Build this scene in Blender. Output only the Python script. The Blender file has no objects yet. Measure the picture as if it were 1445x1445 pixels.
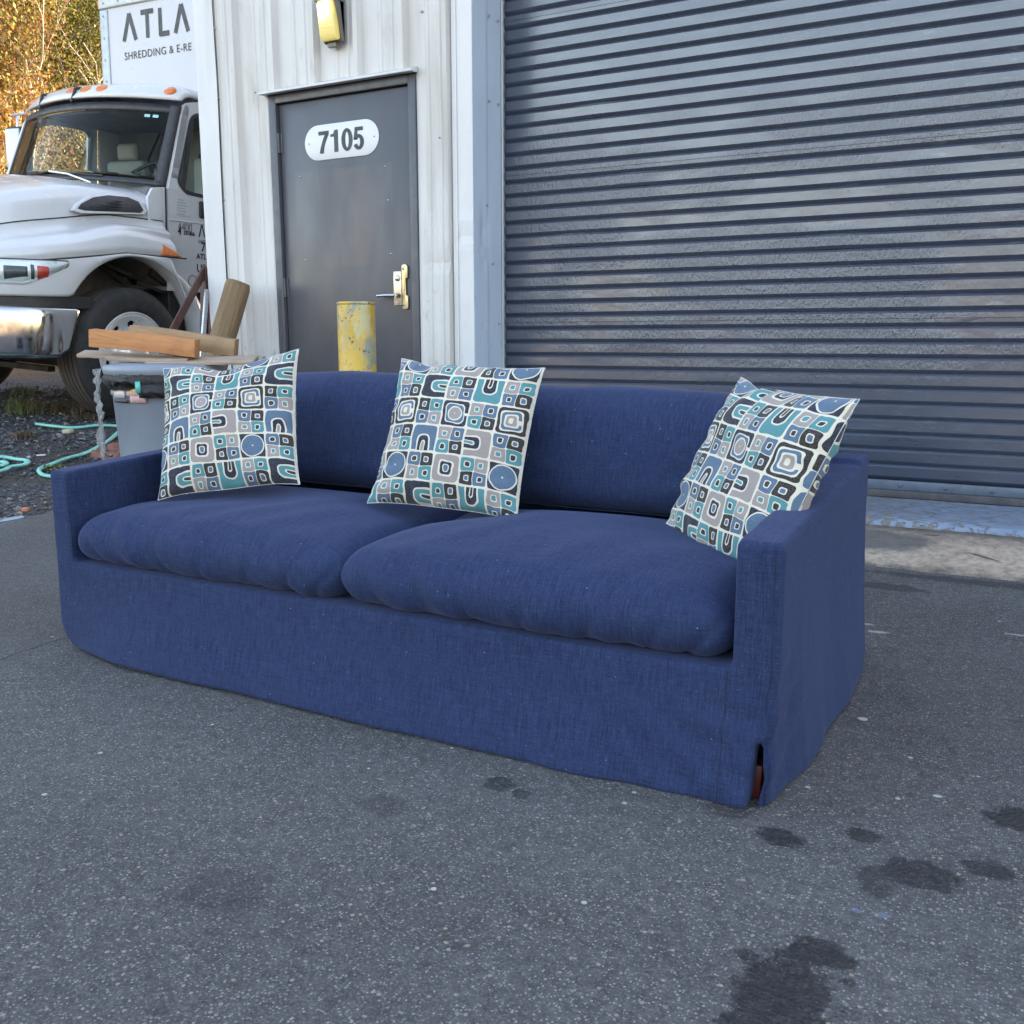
import bpy, bmesh, math, random
import numpy as np
from mathutils import Vector, Matrix, Euler

random.seed(7)
rng = np.random.default_rng(7)
sc = bpy.context.scene
C = sc.collection

# ------------------------------------------------------------------ camera
CAM_H = 0.90
cam = bpy.data.cameras.new("camera")
cam.sensor_width = 36.0
cam.lens = 36.0 * 1350 / 1445
cam.clip_end = 400
cam_o = bpy.data.objects.new("camera", cam)
C.objects.link(cam_o)
M = [[0.8794624878985994, 0.475965023528666, -0.0017403323137689542],
     [0.08374494442604416, -0.15833668441597165, -0.9838273622192237],
     [-0.46854297205516243, 0.8650935156071355, -0.17911083884623477]]
mw = Matrix.Identity(4)
for r in range(3):
    mw[r][0] = M[0][r]; mw[r][1] = -M[1][r]; mw[r][2] = -M[2][r]
mw[2][3] = CAM_H
cam_o.matrix_world = mw
sc.camera = cam_o

# ------------------------------------------------------------------ light
SUN_EL, SUN_AZ = math.radians(23), math.radians(28)      # azimuth from +Y towards +X
world = bpy.data.worlds.new("World"); sc.world = world
world.use_nodes = True
wn = world.node_tree.nodes
sky = wn.new('ShaderNodeTexSky'); sky.sky_type = 'NISHITA'; sky.sun_disc = False
sky.sun_elevation = SUN_EL; sky.sun_rotation = SUN_AZ
sky.air_density = 1.0; sky.dust_density = 1.5; sky.ozone_density = 1.0
wb = wn.new('ShaderNodeMix'); wb.data_type = 'RGBA'; wb.blend_type = 'MULTIPLY'; wb.inputs[0].default_value = 1.0
wb.inputs[7].default_value = (1.18, 0.985, 0.825, 1)      # the photograph's white balance, set for open shade
world.node_tree.links.new(sky.outputs[0], wb.inputs[6]); world.node_tree.links.new(wb.outputs[2], wn['Background'].inputs[0])
wn['Background'].inputs[1].default_value = 0.13
sun = bpy.data.lights.new("sun", 'SUN'); sun.energy = 2.6; sun.angle = math.radians(0.5)
sun.color = (1.0, 0.86, 0.68)
sun_o = bpy.data.objects.new("sun", sun); C.objects.link(sun_o)
sd = Vector((math.sin(SUN_AZ) * math.cos(SUN_EL), math.cos(SUN_AZ) * math.cos(SUN_EL), math.sin(SUN_EL)))
sun_o.rotation_euler = sd.to_track_quat('Z', 'Y').to_euler()
sc.view_settings.view_transform = 'Standard'
sc.view_settings.look = 'None'
sc.view_settings.gamma = 1.0
sc.view_settings.use_curve_mapping = False
sc.view_settings.exposure = 2.98

# ------------------------------------------------------------------ helpers
def tag(o, label=None, cat=None, group=None, kind=None):
    if label: o['label'] = label
    if cat: o['category'] = cat
    if group: o['group'] = group
    if kind: o['kind'] = kind
    return o

def empty(name, loc, label, cat, group=None, rz=0.0):
    o = bpy.data.objects.new(name, None); C.objects.link(o)
    o.location = loc; o.rotation_euler = (0, 0, rz)
    o.empty_display_size = 0.1
    return tag(o, label, cat, group)

def link(name, me, mat=None, parent=None, world_parent=False):
    """link a mesh; when world_parent, vertices are in world coordinates and the parent is a plain translated Empty"""
    o = bpy.data.objects.new(name, me); C.objects.link(o)
    if mat is not None:
        if len(me.materials) == 0: me.materials.append(mat)
    if parent is not None:
        o.parent = parent
        if world_parent:
            o.location = -Vector(parent.location)
    return o

def mesh(name, verts, faces, smooth=False):
    me = bpy.data.meshes.new(name)
    verts = np.asarray(verts, dtype=float)
    me.from_pydata(verts.tolist(), [], [tuple(int(i) for i in f) for f in faces])
    me.update()
    if smooth:
        me.polygons.foreach_set('use_smooth', [True] * len(me.polygons))
    return me

class MB:
    """collects primitives into one mesh"""
    def __init__(s): s.v = []; s.f = []; s.sm = []
    def add(s, v, f, smooth=False):
        b = len(s.v); s.v.extend([tuple(map(float, p)) for p in v])
        s.f.extend([tuple(int(i) + b for i in q) for q in f]); s.sm.extend([smooth] * len(f)); return s
    def box(s, a, b):
        x0, y0, z0 = a; x1, y1, z1 = b
        v = [(x0,y0,z0),(x1,y0,z0),(x1,y1,z0),(x0,y1,z0),(x0,y0,z1),(x1,y0,z1),(x1,y1,z1),(x0,y1,z1)]
        return s.add(v, [(0,3,2,1),(4,5,6,7),(0,1,5,4),(1,2,6,5),(2,3,7,6),(3,0,4,7)])
    def bar(s, p, q, w, h, up=(0, 0, 1)):
        p = Vector(p); q = Vector(q); d = (q - p).normalized(); u = Vector(up)
        r = d.cross(u).normalized(); u = r.cross(d).normalized()
        v = [c + r * sx * w / 2 + u * sz * h / 2 for c in (p, q) for sx, sz in ((-1,-1),(1,-1),(1,1),(-1,1))]
        return s.add(v, [(0,1,2,3),(7,6,5,4),(0,4,5,1),(1,5,6,2),(2,6,7,3),(3,7,4,0)])
    def tube(s, pts, r, n=10, caps=True):
        pts = [Vector(p) for p in pts]; rs = r if hasattr(r, '__len__') else [r] * len(pts)
        t = (pts[1] - pts[0]).normalized()
        u = t.orthogonal().normalized(); v = []; f = []
        for i, p in enumerate(pts):
            a = pts[max(i - 1, 0)]; b = pts[min(i + 1, len(pts) - 1)]; t = (b - a).normalized()
            u = (u - t * u.dot(t)).normalized(); w = t.cross(u)
            for k in range(n):
                an = 2 * math.pi * k / n; v.append(p + (u * math.cos(an) + w * math.sin(an)) * rs[i])
        for i in range(len(pts) - 1):
            for k in range(n):
                f.append((i*n+k, i*n+(k+1)%n, (i+1)*n+(k+1)%n, (i+1)*n+k))
        s.add(v, f, True)
        if caps:
            s.add(v[:n], [tuple(range(n))[::-1]]); s.add(v[-n:], [tuple(range(n))])
        return s
    def lathe(s, prof, c=(0,0,0), axis='Z', n=32, smooth=True):
        """prof = (radius, height) pairs"""
        v = []; f = []
        for r, h in prof:
            for k in range(n):
                a = 2*math.pi*k/n; x, y = r*math.cos(a), r*math.sin(a)
                p = (x, y, h) if axis == 'Z' else ((h, x, y) if axis == 'X' else (y, h, x))
                v.append((p[0]+c[0], p[1]+c[1], p[2]+c[2]))
        for i in range(len(prof)-1):
            for k in range(n):
                f.append((i*n+k, i*n+(k+1)%n, (i+1)*n+(k+1)%n, (i+1)*n+k))
        return s.add(v, f, smooth)
    def prism(s, poly, ax, a, b):
        """extrude a 2-D polygon along axis ax (0,1,2) between a and b; poly in the remaining two axes in order"""
        n = len(poly); v = []
        for h in (a, b):
            for p in poly:
                q = list(p); q.insert(ax, h); v.append(q)
        f = [tuple(range(n)), tuple(range(2*n-1, n-1, -1))]
        f += [(i, n+i, n+(i+1) % n, (i+1) % n) for i in range(n)]
        return s.add(v, f)
    def build(s, name, mat=None, parent=None, world_parent=False, bevel=0, seg=2, smooth=None, fix=True):
        me = bpy.data.meshes.new(name); me.from_pydata(s.v, [], s.f); me.update()
        me.polygons.foreach_set('use_smooth', s.sm)
        if fix or bevel:
            bm = bmesh.new(); bm.from_mesh(me)
            if fix: bmesh.ops.recalc_face_normals(bm, faces=bm.faces)
            if bevel:
                es = [e for e in bm.edges if len(e.link_faces) == 2 and e.calc_face_angle(0) > 0.6]
                bmesh.ops.bevel(bm, geom=es, offset=bevel, segments=seg, affect='EDGES', profile=0.5)
                for fc in bm.faces: fc.smooth = True
            bm.to_mesh(me); bm.free()
            if bevel: me.set_sharp_from_angle(angle=0.9)
        return link(name, me, mat, parent, world_parent)

def grid(nu, nv, fn):
    v = [fn(i / (nu - 1), j / (nv - 1)) for j in range(nv) for i in range(nu)]
    f = [(j*nu+i, j*nu+i+1, (j+1)*nu+i+1, (j+1)*nu+i) for j in range(nv-1) for i in range(nu-1)]
    return v, f

def thick(o, t, off=0):
    m = o.modifiers.new('thickness', 'SOLIDIFY'); m.thickness = t; m.offset = off
    return o

# hashed value noise on arrays
def _h(ix, iy, iz, seed):
    h = (ix * 374761393 + iy * 668265263 + iz * 2147483647 + seed * 1442695041) & 0xffffffff
    h = ((h ^ (h >> 13)) * 1274126177) & 0xffffffff
    h = (h ^ (h >> 16)) & 0xffffffff
    return h / 4294967295.0 * 2 - 1
def vnoise(P, seed=0):
    P = np.asarray(P, dtype=float); i = np.floor(P).astype(np.int64); f = P - i
    w = f * f * (3 - 2 * f); out = 0
    for dx in (0, 1):
        for dy in (0, 1):
            for dz in (0, 1):
                wt = (w[:,0] if dx else 1-w[:,0]) * (w[:,1] if dy else 1-w[:,1]) * (w[:,2] if dz else 1-w[:,2])
                out = out + wt * _h(i[:,0]+dx, i[:,1]+dy, i[:,2]+dz, seed)
    return out
def ss(a, b, x):
    t = np.clip((x - a) / (b - a), 0, 1); return t * t * (3 - 2 * t)

# ------------------------------------------------------------------ materials
class NT:
    def __init__(s, name):
        s.m = bpy.data.materials.new(name); s.m.use_nodes = True
        s.t = s.m.node_tree; s.n = s.t.nodes; s.b = s.n['Principled BSDF']
        s.co = s.n.new('ShaderNodeTexCoord').outputs['Object']
    def l(s, a, b): s.t.links.new(a, b)
    def mapping(s, scale, loc=(0,0,0), rot=(0,0,0)):
        m = s.n.new('ShaderNodeMapping'); m.inputs['Scale'].default_value = scale if hasattr(scale, '__len__') else (scale,)*3
        m.inputs['Location'].default_value = loc; m.inputs['Rotation'].default_value = rot
        s.l(s.co, m.inputs[0]); return m.outputs[0]
    def noise(s, scale, detail=3, rough=0.55, vec=None, dist=0.0):
        n = s.n.new('ShaderNodeTexNoise'); n.inputs['Detail'].default_value = detail; n.inputs['Roughness'].default_value = rough
        n.inputs['Distortion'].default_value = dist
        if hasattr(scale, '__len__'):
            n.inputs['Scale'].default_value = 1.0; s.l(vec if vec is not None else s.mapping(scale), n.inputs['Vector'])
        else:
            n.inputs['Scale'].default_value = scale; s.l(vec if vec is not None else s.co, n.inputs['Vector'])
        return n.outputs['Fac']
    def voro(s, scale, out='Distance', feat='F1', vec=None):
        n = s.n.new('ShaderNodeTexVoronoi'); n.inputs['Scale'].default_value = scale; n.feature = feat
        s.l(vec if vec is not None else s.co, n.inputs['Vector']); return n.outputs[out]
    def rng(s, x, a, b, c=0.0, d=1.0, smooth=False):
        n = s.n.new('ShaderNodeMapRange'); n.inputs[1].default_value = a; n.inputs[2].default_value = b
        n.inputs[3].default_value = c; n.inputs[4].default_value = d
        if smooth: n.interpolation_type = 'SMOOTHSTEP'
        s.l(x, n.inputs[0]); return n.outputs[0]
    def math(s, op, a, b=None, clamp=False):
        n = s.n.new('ShaderNodeMath'); n.operation = op; n.use_clamp = clamp
        for i, x in enumerate((a, b)):
            if x is None: continue
            if isinstance(x, (int, float)): n.inputs[i].default_value = x
            else: s.l(x, n.inputs[i])
        return n.outputs[0]
    def mix(s, f, a, b, mode='MIX'):
        n = s.n.new('ShaderNodeMix'); n.data_type = 'RGBA'; n.blend_type = mode
        for i, x in ((0, f), (6, a), (7, b)):
            if isinstance(x, (int, float)): n.inputs[i].default_value = x
            elif isinstance(x, (tuple, list)): n.inputs[i].default_value = (*x[:3], 1)
            else: s.l(x, n.inputs[i])
        return n.outputs[2]
    def xyz(s):
        n = s.n.new('ShaderNodeSeparateXYZ'); s.l(s.co, n.inputs[0]); return n.outputs
    def hsv(s, col, h=0.5, sat=1.0, val=1.0):
        n = s.n.new('ShaderNodeHueSaturation')
        for k, x in (('Hue', h), ('Saturation', sat), ('Value', val), ('Color', col)):
            if isinstance(x, (int, float)): n.inputs[k].default_value = x
            elif isinstance(x, (tuple, list)): n.inputs[k].default_value = (*x[:3], 1)
            else: s.l(x, n.inputs[k])
        return n.outputs[0]
    def bump(s, h, dist=0.002, strength=1.0, prev=None):
        n = s.n.new('ShaderNodeBump'); n.inputs['Distance'].default_value = dist; n.inputs['Strength'].default_value = strength
        s.l(h, n.inputs['Height'])
        if prev is not None: s.l(prev, n.inputs['Normal'])
        s.l(n.outputs[0], s.b.inputs['Normal']); return n.outputs[0]
    def base(s, x):
        if isinstance(x, (tuple, list)): s.b.inputs['Base Color'].default_value = (*x[:3], 1)
        else: s.l(x, s.b.inputs['Base Color'])
    def set(s, **k):
        for a, v in k.items():
            a = a.replace('_', ' ')
            if isinstance(v, (int, float)): s.b.inputs[a].default_value = v
            elif isinstance(v, (tuple, list)): s.b.inputs[a].default_value = (*v[:3], 1)
            else: s.l(v, s.b.inputs[a])
        return s

def paint(name, col, rough=0.4, var=0.12, scale=6.0, dirt=None, dirt_amt=0.4, bump=0.0, bump_scale=40, metal=0.0, **kw):
    """generic worn surface: colour varied by noise, dirt mottling, fine relief"""
    t = NT(name)
    a = tuple(c * (1 - var) for c in col); b = tuple(min(1, c * (1 + var)) for c in col)
    c = t.mix(t.rng(t.noise(scale, 4), 0.3, 0.7), a, b)
    if dirt:
        c = t.mix(t.rng(t.noise(scale * 2.3, 6, 0.65), 0.5, 0.75, 0, dirt_amt), c, dirt)
    t.base(c)
    t.set(Roughness=t.rng(t.noise(scale * 3, 3), 0.3, 0.7, max(0, rough - 0.08), min(1, rough + 0.1)), Metallic=metal)
    if bump: t.bump(t.noise(bump_scale, 4), bump)
    if kw: t.set(**kw)
    return t.m
# ------------------------------------------------------------------ ground
def G(x, y):
    x = np.asarray(x, float); y = np.asarray(y, float)
    g = .29 * ss(-4.0, -6.2, x) * ss(1.8, 5.0, y)
    g = g + .061 * np.maximum(0, -x - 6.2) * ss(1.8, 5.0, y)
    g = g + .62 * np.maximum(0, -x - 10.6) * ss(-2, 6, y)
    g = np.minimum(g, 9 + 0 * g)
    g = g + .3 * np.clip(-y - 26, 0, 22)
    return g
def Gf(x, y): return float(G(x, y))

# asphalt -------------------------------------------------------------
t = NT("asphalt_paving")
xyz = t.xyz()
def spot(cx, cy, rx, ry, amt=1.0, nz=1.15, soft=0.15, rot=0.0, nscale=24):
    m = t.mapping((1 / rx, 1 / ry, 1)); m.node.inputs['Location'].default_value = (0, 0, 0)
    m.node.vector_type = 'TEXTURE'
    m.node.inputs['Scale'].default_value = (rx, ry, 1000.0); m.node.inputs['Location'].default_value = (cx, cy, 0); m.node.inputs['Rotation'].default_value = (0, 0, rot)
    L = t.n.new('ShaderNodeVectorMath'); L.operation = 'LENGTH'; t.l(m, L.inputs[0])
    d = t.math('ADD', L.outputs['Value'], t.math('MULTIPLY', t.math('SUBTRACT', t.noise(nscale, 6, 0.75), 0.5), nz * 2))
    return t.rng(d, 1.0 - soft, 1.0 + soft, amt, 0.0, True)
big = t.noise(1.3, 5, 0.6)
base = t.mix(t.rng(big, 0.3, 0.7), (0.086, 0.082, 0.081), (0.148, 0.141, 0.140))
mid = t.noise(38, 5, 0.75)
pat = t.noise(.55, 6, .7)
base = t.mix(t.rng(pat, .42, .62, 0, .38), base, (0.045, 0.044, 0.047))
smr = t.noise((.9, 5.5, 1), 5, .65)
base = t.mix(t.rng(smr, .54, .70, 0, .28), base, (0.035, 0.034, 0.035))
base = t.mix(t.rng(mid, 0.3, 0.72, 0, 0.74), base, (0.024, 0.023, 0.024))
fine = t.noise(240, 3, 0.7)
base = t.mix(t.rng(fine, 0.48, 0.66, 0, 0.6), base, (0.19, 0.19, 0.195))
# aggregate stones of two sizes showing through the binder
def specks(scale, thr, size, colr):
    v = t.n.new('ShaderNodeTexVoronoi'); v.inputs['Scale'].default_value = scale; t.l(t.co, v.inputs['Vector'])
    s_ = t.n.new('ShaderNodeSeparateColor'); t.l(v.outputs['Color'], s_.inputs[0])
    a = t.math('GREATER_THAN', s_.outputs[0], thr); b = t.math('LESS_THAN', v.outputs['Distance'], size)
    return t.math('MULTIPLY', a, b), s_.outputs[1]
m1, r1 = specks(210, 0.72, 0.42, None)
m2, r2 = specks(95, 0.93, 0.33, None)
m3, r3 = specks(30, 0.975, 0.16, None)
base = t.mix(t.math('MULTIPLY', m1, t.rng(r1, 0, 1, 0.2, 0.85)), base, (0.31, 0.305, 0.30))
base = t.mix(t.math('MULTIPLY', m2, t.rng(r2, 0, 1, 0.3, 0.9)), base, t.mix(r2, (0.42, 0.40, 0.36), (0.33, 0.25, 0.18)))
base = t.mix(t.math('MULTIPLY', m3, 0.8), base, (0.5, 0.48, 0.44))
# damp and oil marks
stains = [(-0.33, 1.64, .042, .032, .85), (-0.20, 1.72, .030, .028, .7), (-0.10, 1.635, .06, .045, .8), (0.0, 1.70, .04, .028, .75),
          (0.05, 1.92, .06, .05, .95), (-0.235, 1.205, .062, .11, .97), (-0.205, 1.335, .046, .035, .95), (-0.265, 1.10, .045, .07, .95), (-0.89, 1.59, .035, .03, .6),
          (-0.83, 1.57, .02, .018, .6), (-1.1, 1.04, .08, .07, .28), (-1.04, 1.40, .05, .04, .35), (-0.45, 1.70, .05, .03, .45), (-0.40, 3.62, .14, .05, .5),
          (0.3, 1.2, .1, .08, .7), (-.16, 1.58, .03, .05, .5), (-.145, 1.62, .02, .012, .7), (-.06, 1.60, .012, .010, .6), (-.30, 1.28, .018, .012, .8), (-.16, 1.285, .012, .010, .7), (-.37, 1.66, .012, .008, .6), (-2.0, .9, .2, .12, .3), (.1, 3.84, .6, .05, .5)]
dark = None
for s_ in stains:
    k = spot(*s_[:4], amt=s_[4])
    dark = k if dark is None else t.math('MAXIMUM', dark, k)
dark = t.math('MULTIPLY', dark, t.rng(t.noise(70, 5, .75), .35, .6, .62, 1.0))
base = t.mix(dark, base, t.mix(0.55, base, (0.012, 0.012, 0.014)))
base = t.mix(t.math('MULTIPLY', dark, 0.80), base, (0.012, 0.012, 0.014))
# pale and blue paint drips
pale = None
for s_ in [(-.36, 3.03, .030, .014, .6), (-.41, 3.10, .03, .010, .5), (-.46, 2.90, .02, .008, .5), (-.292, 2.29, .012, .010, .9), (.02, 3.2, .03, .008, .5), (-.1, 1.95, .008, .006, .9)]:
    k = spot(*s_[:4], amt=s_[4], nscale=40); pale = k if pale is None else t.math('MAXIMUM', pale, k)
base = t.mix(pale, base, (0.48, 0.48, 0.46))
bl = t.math('MAXIMUM', spot(-.178, 1.472, .008, .006, 1, .2), spot(-.139, 1.478, .010, .007, 1, .2))
base = t.mix(t.math('MULTIPLY', bl, .5), base, (0.16, 0.20, 0.30))
# paving joint running away from the camera, worn lane to its left
jx = t.math('ABSOLUTE', t.math('SUBTRACT', t.math('ADD', xyz[0], t.math('MULTIPLY', t.noise(5, 5, 0.7), 0.12)), -2.455))
base = t.mix(t.math('MULTIPLY', t.rng(jx, 0.002, 0.009, 0.9, 0), t.rng(t.noise(3, 2), .3, .5)), base, (0.012, 0.012, 0.013))
lane = t.rng(t.math('ADD', xyz[0], t.math('MULTIPLY', t.noise(5, 5, 0.7), 0.12)), -2.47, -2.44, 1, 0)
base = t.mix(t.math('MULTIPLY', lane, 0.25), base, (0.10, 0.092, 0.082))
# grit gathered along the gravel edge
grit = t.rng(t.math('ADD', xyz[0], t.math('MULTIPLY', t.noise(9, 4), 0.5)), -4.3, -3.7, 0.7, 0)
base = t.mix(t.math('MULTIPLY', grit, t.rng(t.noise(60, 3), 0.45, 0.6)), base, (0.16, 0.15, 0.135))
t.base(base)
t.set(Roughness=t.math('SUBTRACT', 0.88, t.math('MULTIPLY', dark, 0.50)), Specular_IOR_Level=0.35)
bh = t.math('ADD', t.math('MULTIPLY', t.noise(170, 4, 0.75), 1.0), t.math('MULTIPLY', t.voro(120), 0.6))
b1 = t.bump(t.math('MULTIPLY', t.rng(jx, 0.0, 0.012), 3.0), 0.002)
t.bump(bh, 0.0035, 0.9, b1)
M_ASPH = t.m

# gravel ---------------------------------------------------------------
t = NT("dark_gravel")
v = t.n.new('ShaderNodeTexVoronoi'); v.inputs['Scale'].default_value = 48; t.l(t.co, v.inputs['Vector'])
g = t.mix(t.n.new('ShaderNodeSeparateColor').outputs[0], (0,0,0), (0,0,0))
sp = t.n.new('ShaderNodeSeparateColor'); t.l(v.outputs['Color'], sp.inputs[0])
g = t.mix(sp.outputs[0], (0.035, 0.038, 0.045), (0.13, 0.135, 0.15))
g = t.mix(t.math('GREATER_THAN', sp.outputs[1], 0.94), g, (0.26, 0.24, 0.21))
g = t.mix(t.rng(v.outputs['Distance'], 0.35, 0.62, 0, 0.85), g, (0.012, 0.011, 0.010))
x3 = t.xyz()
soil = t.rng(t.noise(1.6, 5, 0.65), 0.5, 0.66, 0, 0.75)
g = t.mix(soil, g, (0.06, 0.045, 0.032))
edge = t.rng(t.math('ADD', x3[0], t.math('MULTIPLY', t.noise(6, 4), 0.5)), -4.75, -4.25, 0, 0.55)
g = t.mix(edge, g, (0.13, 0.115, 0.10))
# leaf litter on the bank beyond the truck and over the far ground
bank = t.rng(t.math('ADD', x3[0], t.math('MULTIPLY', t.noise(0.8, 4), 2.0)), -9.6, -8.2, 1, 0)
far = t.rng(x3[1], -14, -10, 1, 0)
lit = t.mix(t.rng(t.noise(24, 5, 0.8), 0.35, 0.65), (0.05, 0.032, 0.02), (0.24, 0.15, 0.07))
sand = t.mix(t.rng(t.noise(.35, 5, .7), .4, .6), (0.30, 0.21, 0.13), (0.50, 0.38, 0.25))
g = t.mix(bank, g, lit)
g = t.mix(far, g, t.mix(t.rng(t.noise(.12, 3), .45, .6), sand, (0.12, 0.09, 0.04)))
t.base(g); t.set(Roughness=0.92, Specular_IOR_Level=0.3)
t.bump(t.math('SUBTRACT', 1.0, v.outputs['Distance']), 0.012, 0.9)
M_GRAVEL = t.m

xs = np.concatenate([np.arange(-90, -16, 3.5), np.arange(-16, -3, .13), np.arange(-3, 60, 2.0), [90]])
ys = np.concatenate([np.arange(-90, -1, 4.0), np.arange(-1, 8, .13), np.arange(8, 26, .6), np.arange(26, 95, 6)])
X, Y = np.meshgrid(xs, ys); Z = G(X, Y)
P = np.stack([X.ravel(), Y.ravel(), np.zeros(X.size)], 1)
near = (ss(-3.9, -4.6, X) * ss(-18, -14, X)).ravel()
Z = Z.ravel() + near * (vnoise(P * 2.2, 3) * .018 + vnoise(P * 6, 4) * .008) - 0.006 + ss(-10, -13, P[:,0]) * vnoise(P * .7, 5) * .25
nx, ny = len(xs), len(ys)
F = [(j*nx+i, j*nx+i+1, (j+1)*nx+i+1, (j+1)*nx+i) for j in range(ny-1) for i in range(nx-1)]
gr = link("ground", mesh("ground", np.stack([P[:,0], P[:,1], Z], 1), F, True), M_GRAVEL)
tag(gr, kind='structure')

# asphalt sheet with a broken edge on the gravel side
ys = np.concatenate([np.arange(-9, 1, .5), np.arange(1, 4.7, .03)])
us = np.concatenate([np.linspace(0, .5, 10), np.linspace(.6, 4.3, 30)[:-1], np.linspace(4.3, 36, 14)])
ex = -4.48 + vnoise(np.stack([ys * 3.1, ys * 0, ys * 0], 1), 8) * .05 + vnoise(np.stack([ys * 11, ys * 0, ys * 0], 1), 9) * .025
V = []
for j, y in enumerate(ys):
    for u in us:
        x = ex[j] * (1 - min(u / 4, 1)) + (-4.48) * min(u / 4, 1) + u
        V.append((x, y, Gf(x, y) + (.006 if u > 0 else -.012)))
nx = len(us)
F = [(j*nx+i, j*nx+i+1, (j+1)*nx+i+1, (j+1)*nx+i) for j in range(len(ys)-1) for i in range(nx-1)]
tag(link("asphalt", mesh("asphalt", V, F, True), M_ASPH), kind='structure')

# concrete apron and painted threshold ----------------------------------
t = NT("worn_concrete")
c = t.mix(t.rng(t.noise(3, 5, 0.6), 0.3, 0.7), (0.36, 0.27, 0.20), (0.54, 0.43, 0.33))
c = t.mix(t.rng(t.noise(26, 5, 0.75), 0.42, 0.7, 0, 0.75), c, (0.10, 0.09, 0.082))
y3 = t.xyz()
c = t.mix(t.rng(t.math('ADD', y3[1], t.math('MULTIPLY', t.noise(14, 6, .75), .22)), 4.02, 4.10, .85, 0), c, (0.07, 0.066, 0.062))
c = t.mix(t.rng(t.math('ADD', y3[1], t.math('MULTIPLY', t.noise(7, 6, .75), .3)), 4.36, 4.50, 0, .5), c, (0.10, 0.085, 0.07))
c = t.mix(t.rng(t.voro(160), 0.0, 0.3, 0.5, 0), c, (0.4, 0.37, 0.33))
def tspot(t, cx, cy, rx, ry, amt, nz=.45, soft=.4, rot=0, nscale=9):
    m = t.n.new('ShaderNodeMapping'); m.vector_type = 'TEXTURE'; t.l(t.co, m.inputs[0])
    m.inputs['Scale'].default_value = (rx, ry, 1000); m.inputs['Location'].default_value = (cx, cy, 0); m.inputs['Rotation'].default_value = (0, 0, rot)
    L = t.n.new('ShaderNodeVectorMath'); L.operation = 'LENGTH'; t.l(m.outputs[0], L.inputs[0])
    d = t.math('ADD', L.outputs['Value'], t.math('MULTIPLY', t.math('SUBTRACT', t.noise(nscale, 4, .6), .5), nz * 2))
    return t.rng(d, 1 - soft, 1 + soft * .3, amt, 0, True)
c = t.mix(tspot(t, -.52, 4.20, .22, .13, .8), c, (0.085, 0.085, 0.088))
c = t.mix(tspot(t, -.12, 4.12, .07, .012, .8, rot=-.5), c, (0.08, 0.035, 0.028))
c = t.mix(tspot(t, -.32, 4.30, .04, .01, .8), c, (0.05, 0.04, 0.04))
c = t.mix(tspot(t, .35, 4.25, .2, .1, .6), c, (0.10, 0.09, 0.085))
t.base(c); t.set(Roughness=0.85); t.bump(t.math('ADD', t.noise(90, 5, .7), t.noise(12, 3)), 0.004)
M_CONC = t.m
t = NT("peeling_blue_floor_paint")
pe = t.noise((22, 60, 22), 6, 0.72)
x3 = t.xyz()
pe = t.math('ADD', pe, t.math('ADD', t.rng(x3[0], -.6, .3, -0.05, 0.05), 0.0))
c = t.mix(t.rng(t.noise(5, 3), .3, .7), (0.16, 0.21, 0.30), (0.22, 0.275, 0.37))
c = t.mix(t.rng(t.noise(30, 4, .7), .45, .65, 0, .35), c, (0.28, 0.30, 0.33))
c = t.mix(t.rng(pe, 0.435, 0.465, 1, 0), c, t.mix(t.noise(60, 3), (0.10, 0.085, 0.075), (0.25, 0.23, 0.2)))
t.base(c); t.set(Roughness=.6); t.bump(t.rng(pe, .43, .47), .002)
M_BLUEFLOOR = t.m

def strip(name, prof, x0, x1, mat, step=.05, wob=0.0, front=0.0):
    n = int((x1 - x0) / step) + 1; V = []
    for i in range(n):
        x = x0 + (x1 - x0) * i / (n - 1)
        for k, (y, z) in enumerate(prof):
            q = np.array([[x * 7, y * 9, 1.5]]); w = float(vnoise(q, 11)[0])
            V.append((x, y + (front * float(vnoise(np.array([[x * 4., 0, 0]]), 5)[0]) if k == 1 else 0), z + w * wob))
    m = len(prof); F = [(i*m+k, (i+1)*m+k, (i+1)*m+k+1, i*m+k+1) for i in range(n-1) for k in range(m-1)]
    return tag(link(name, mesh(name, V, F, True), mat), kind='structure')
strip("concrete_apron", [(3.88, -.03), (3.915, .0085), (4.02, .03), (4.18, .058), (4.30, .082), (4.372, .092), (4.372, .06)], -3.0, 5.0, M_CONC, wob=.003, front=.02)
strip("painted_threshold", [(4.376, .05), (4.376, .108), (4.392, .121), (4.55, .124), (4.8, .125), (5.4, .125)], -2.78, 4.6, M_BLUEFLOOR, wob=.0015)
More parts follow.
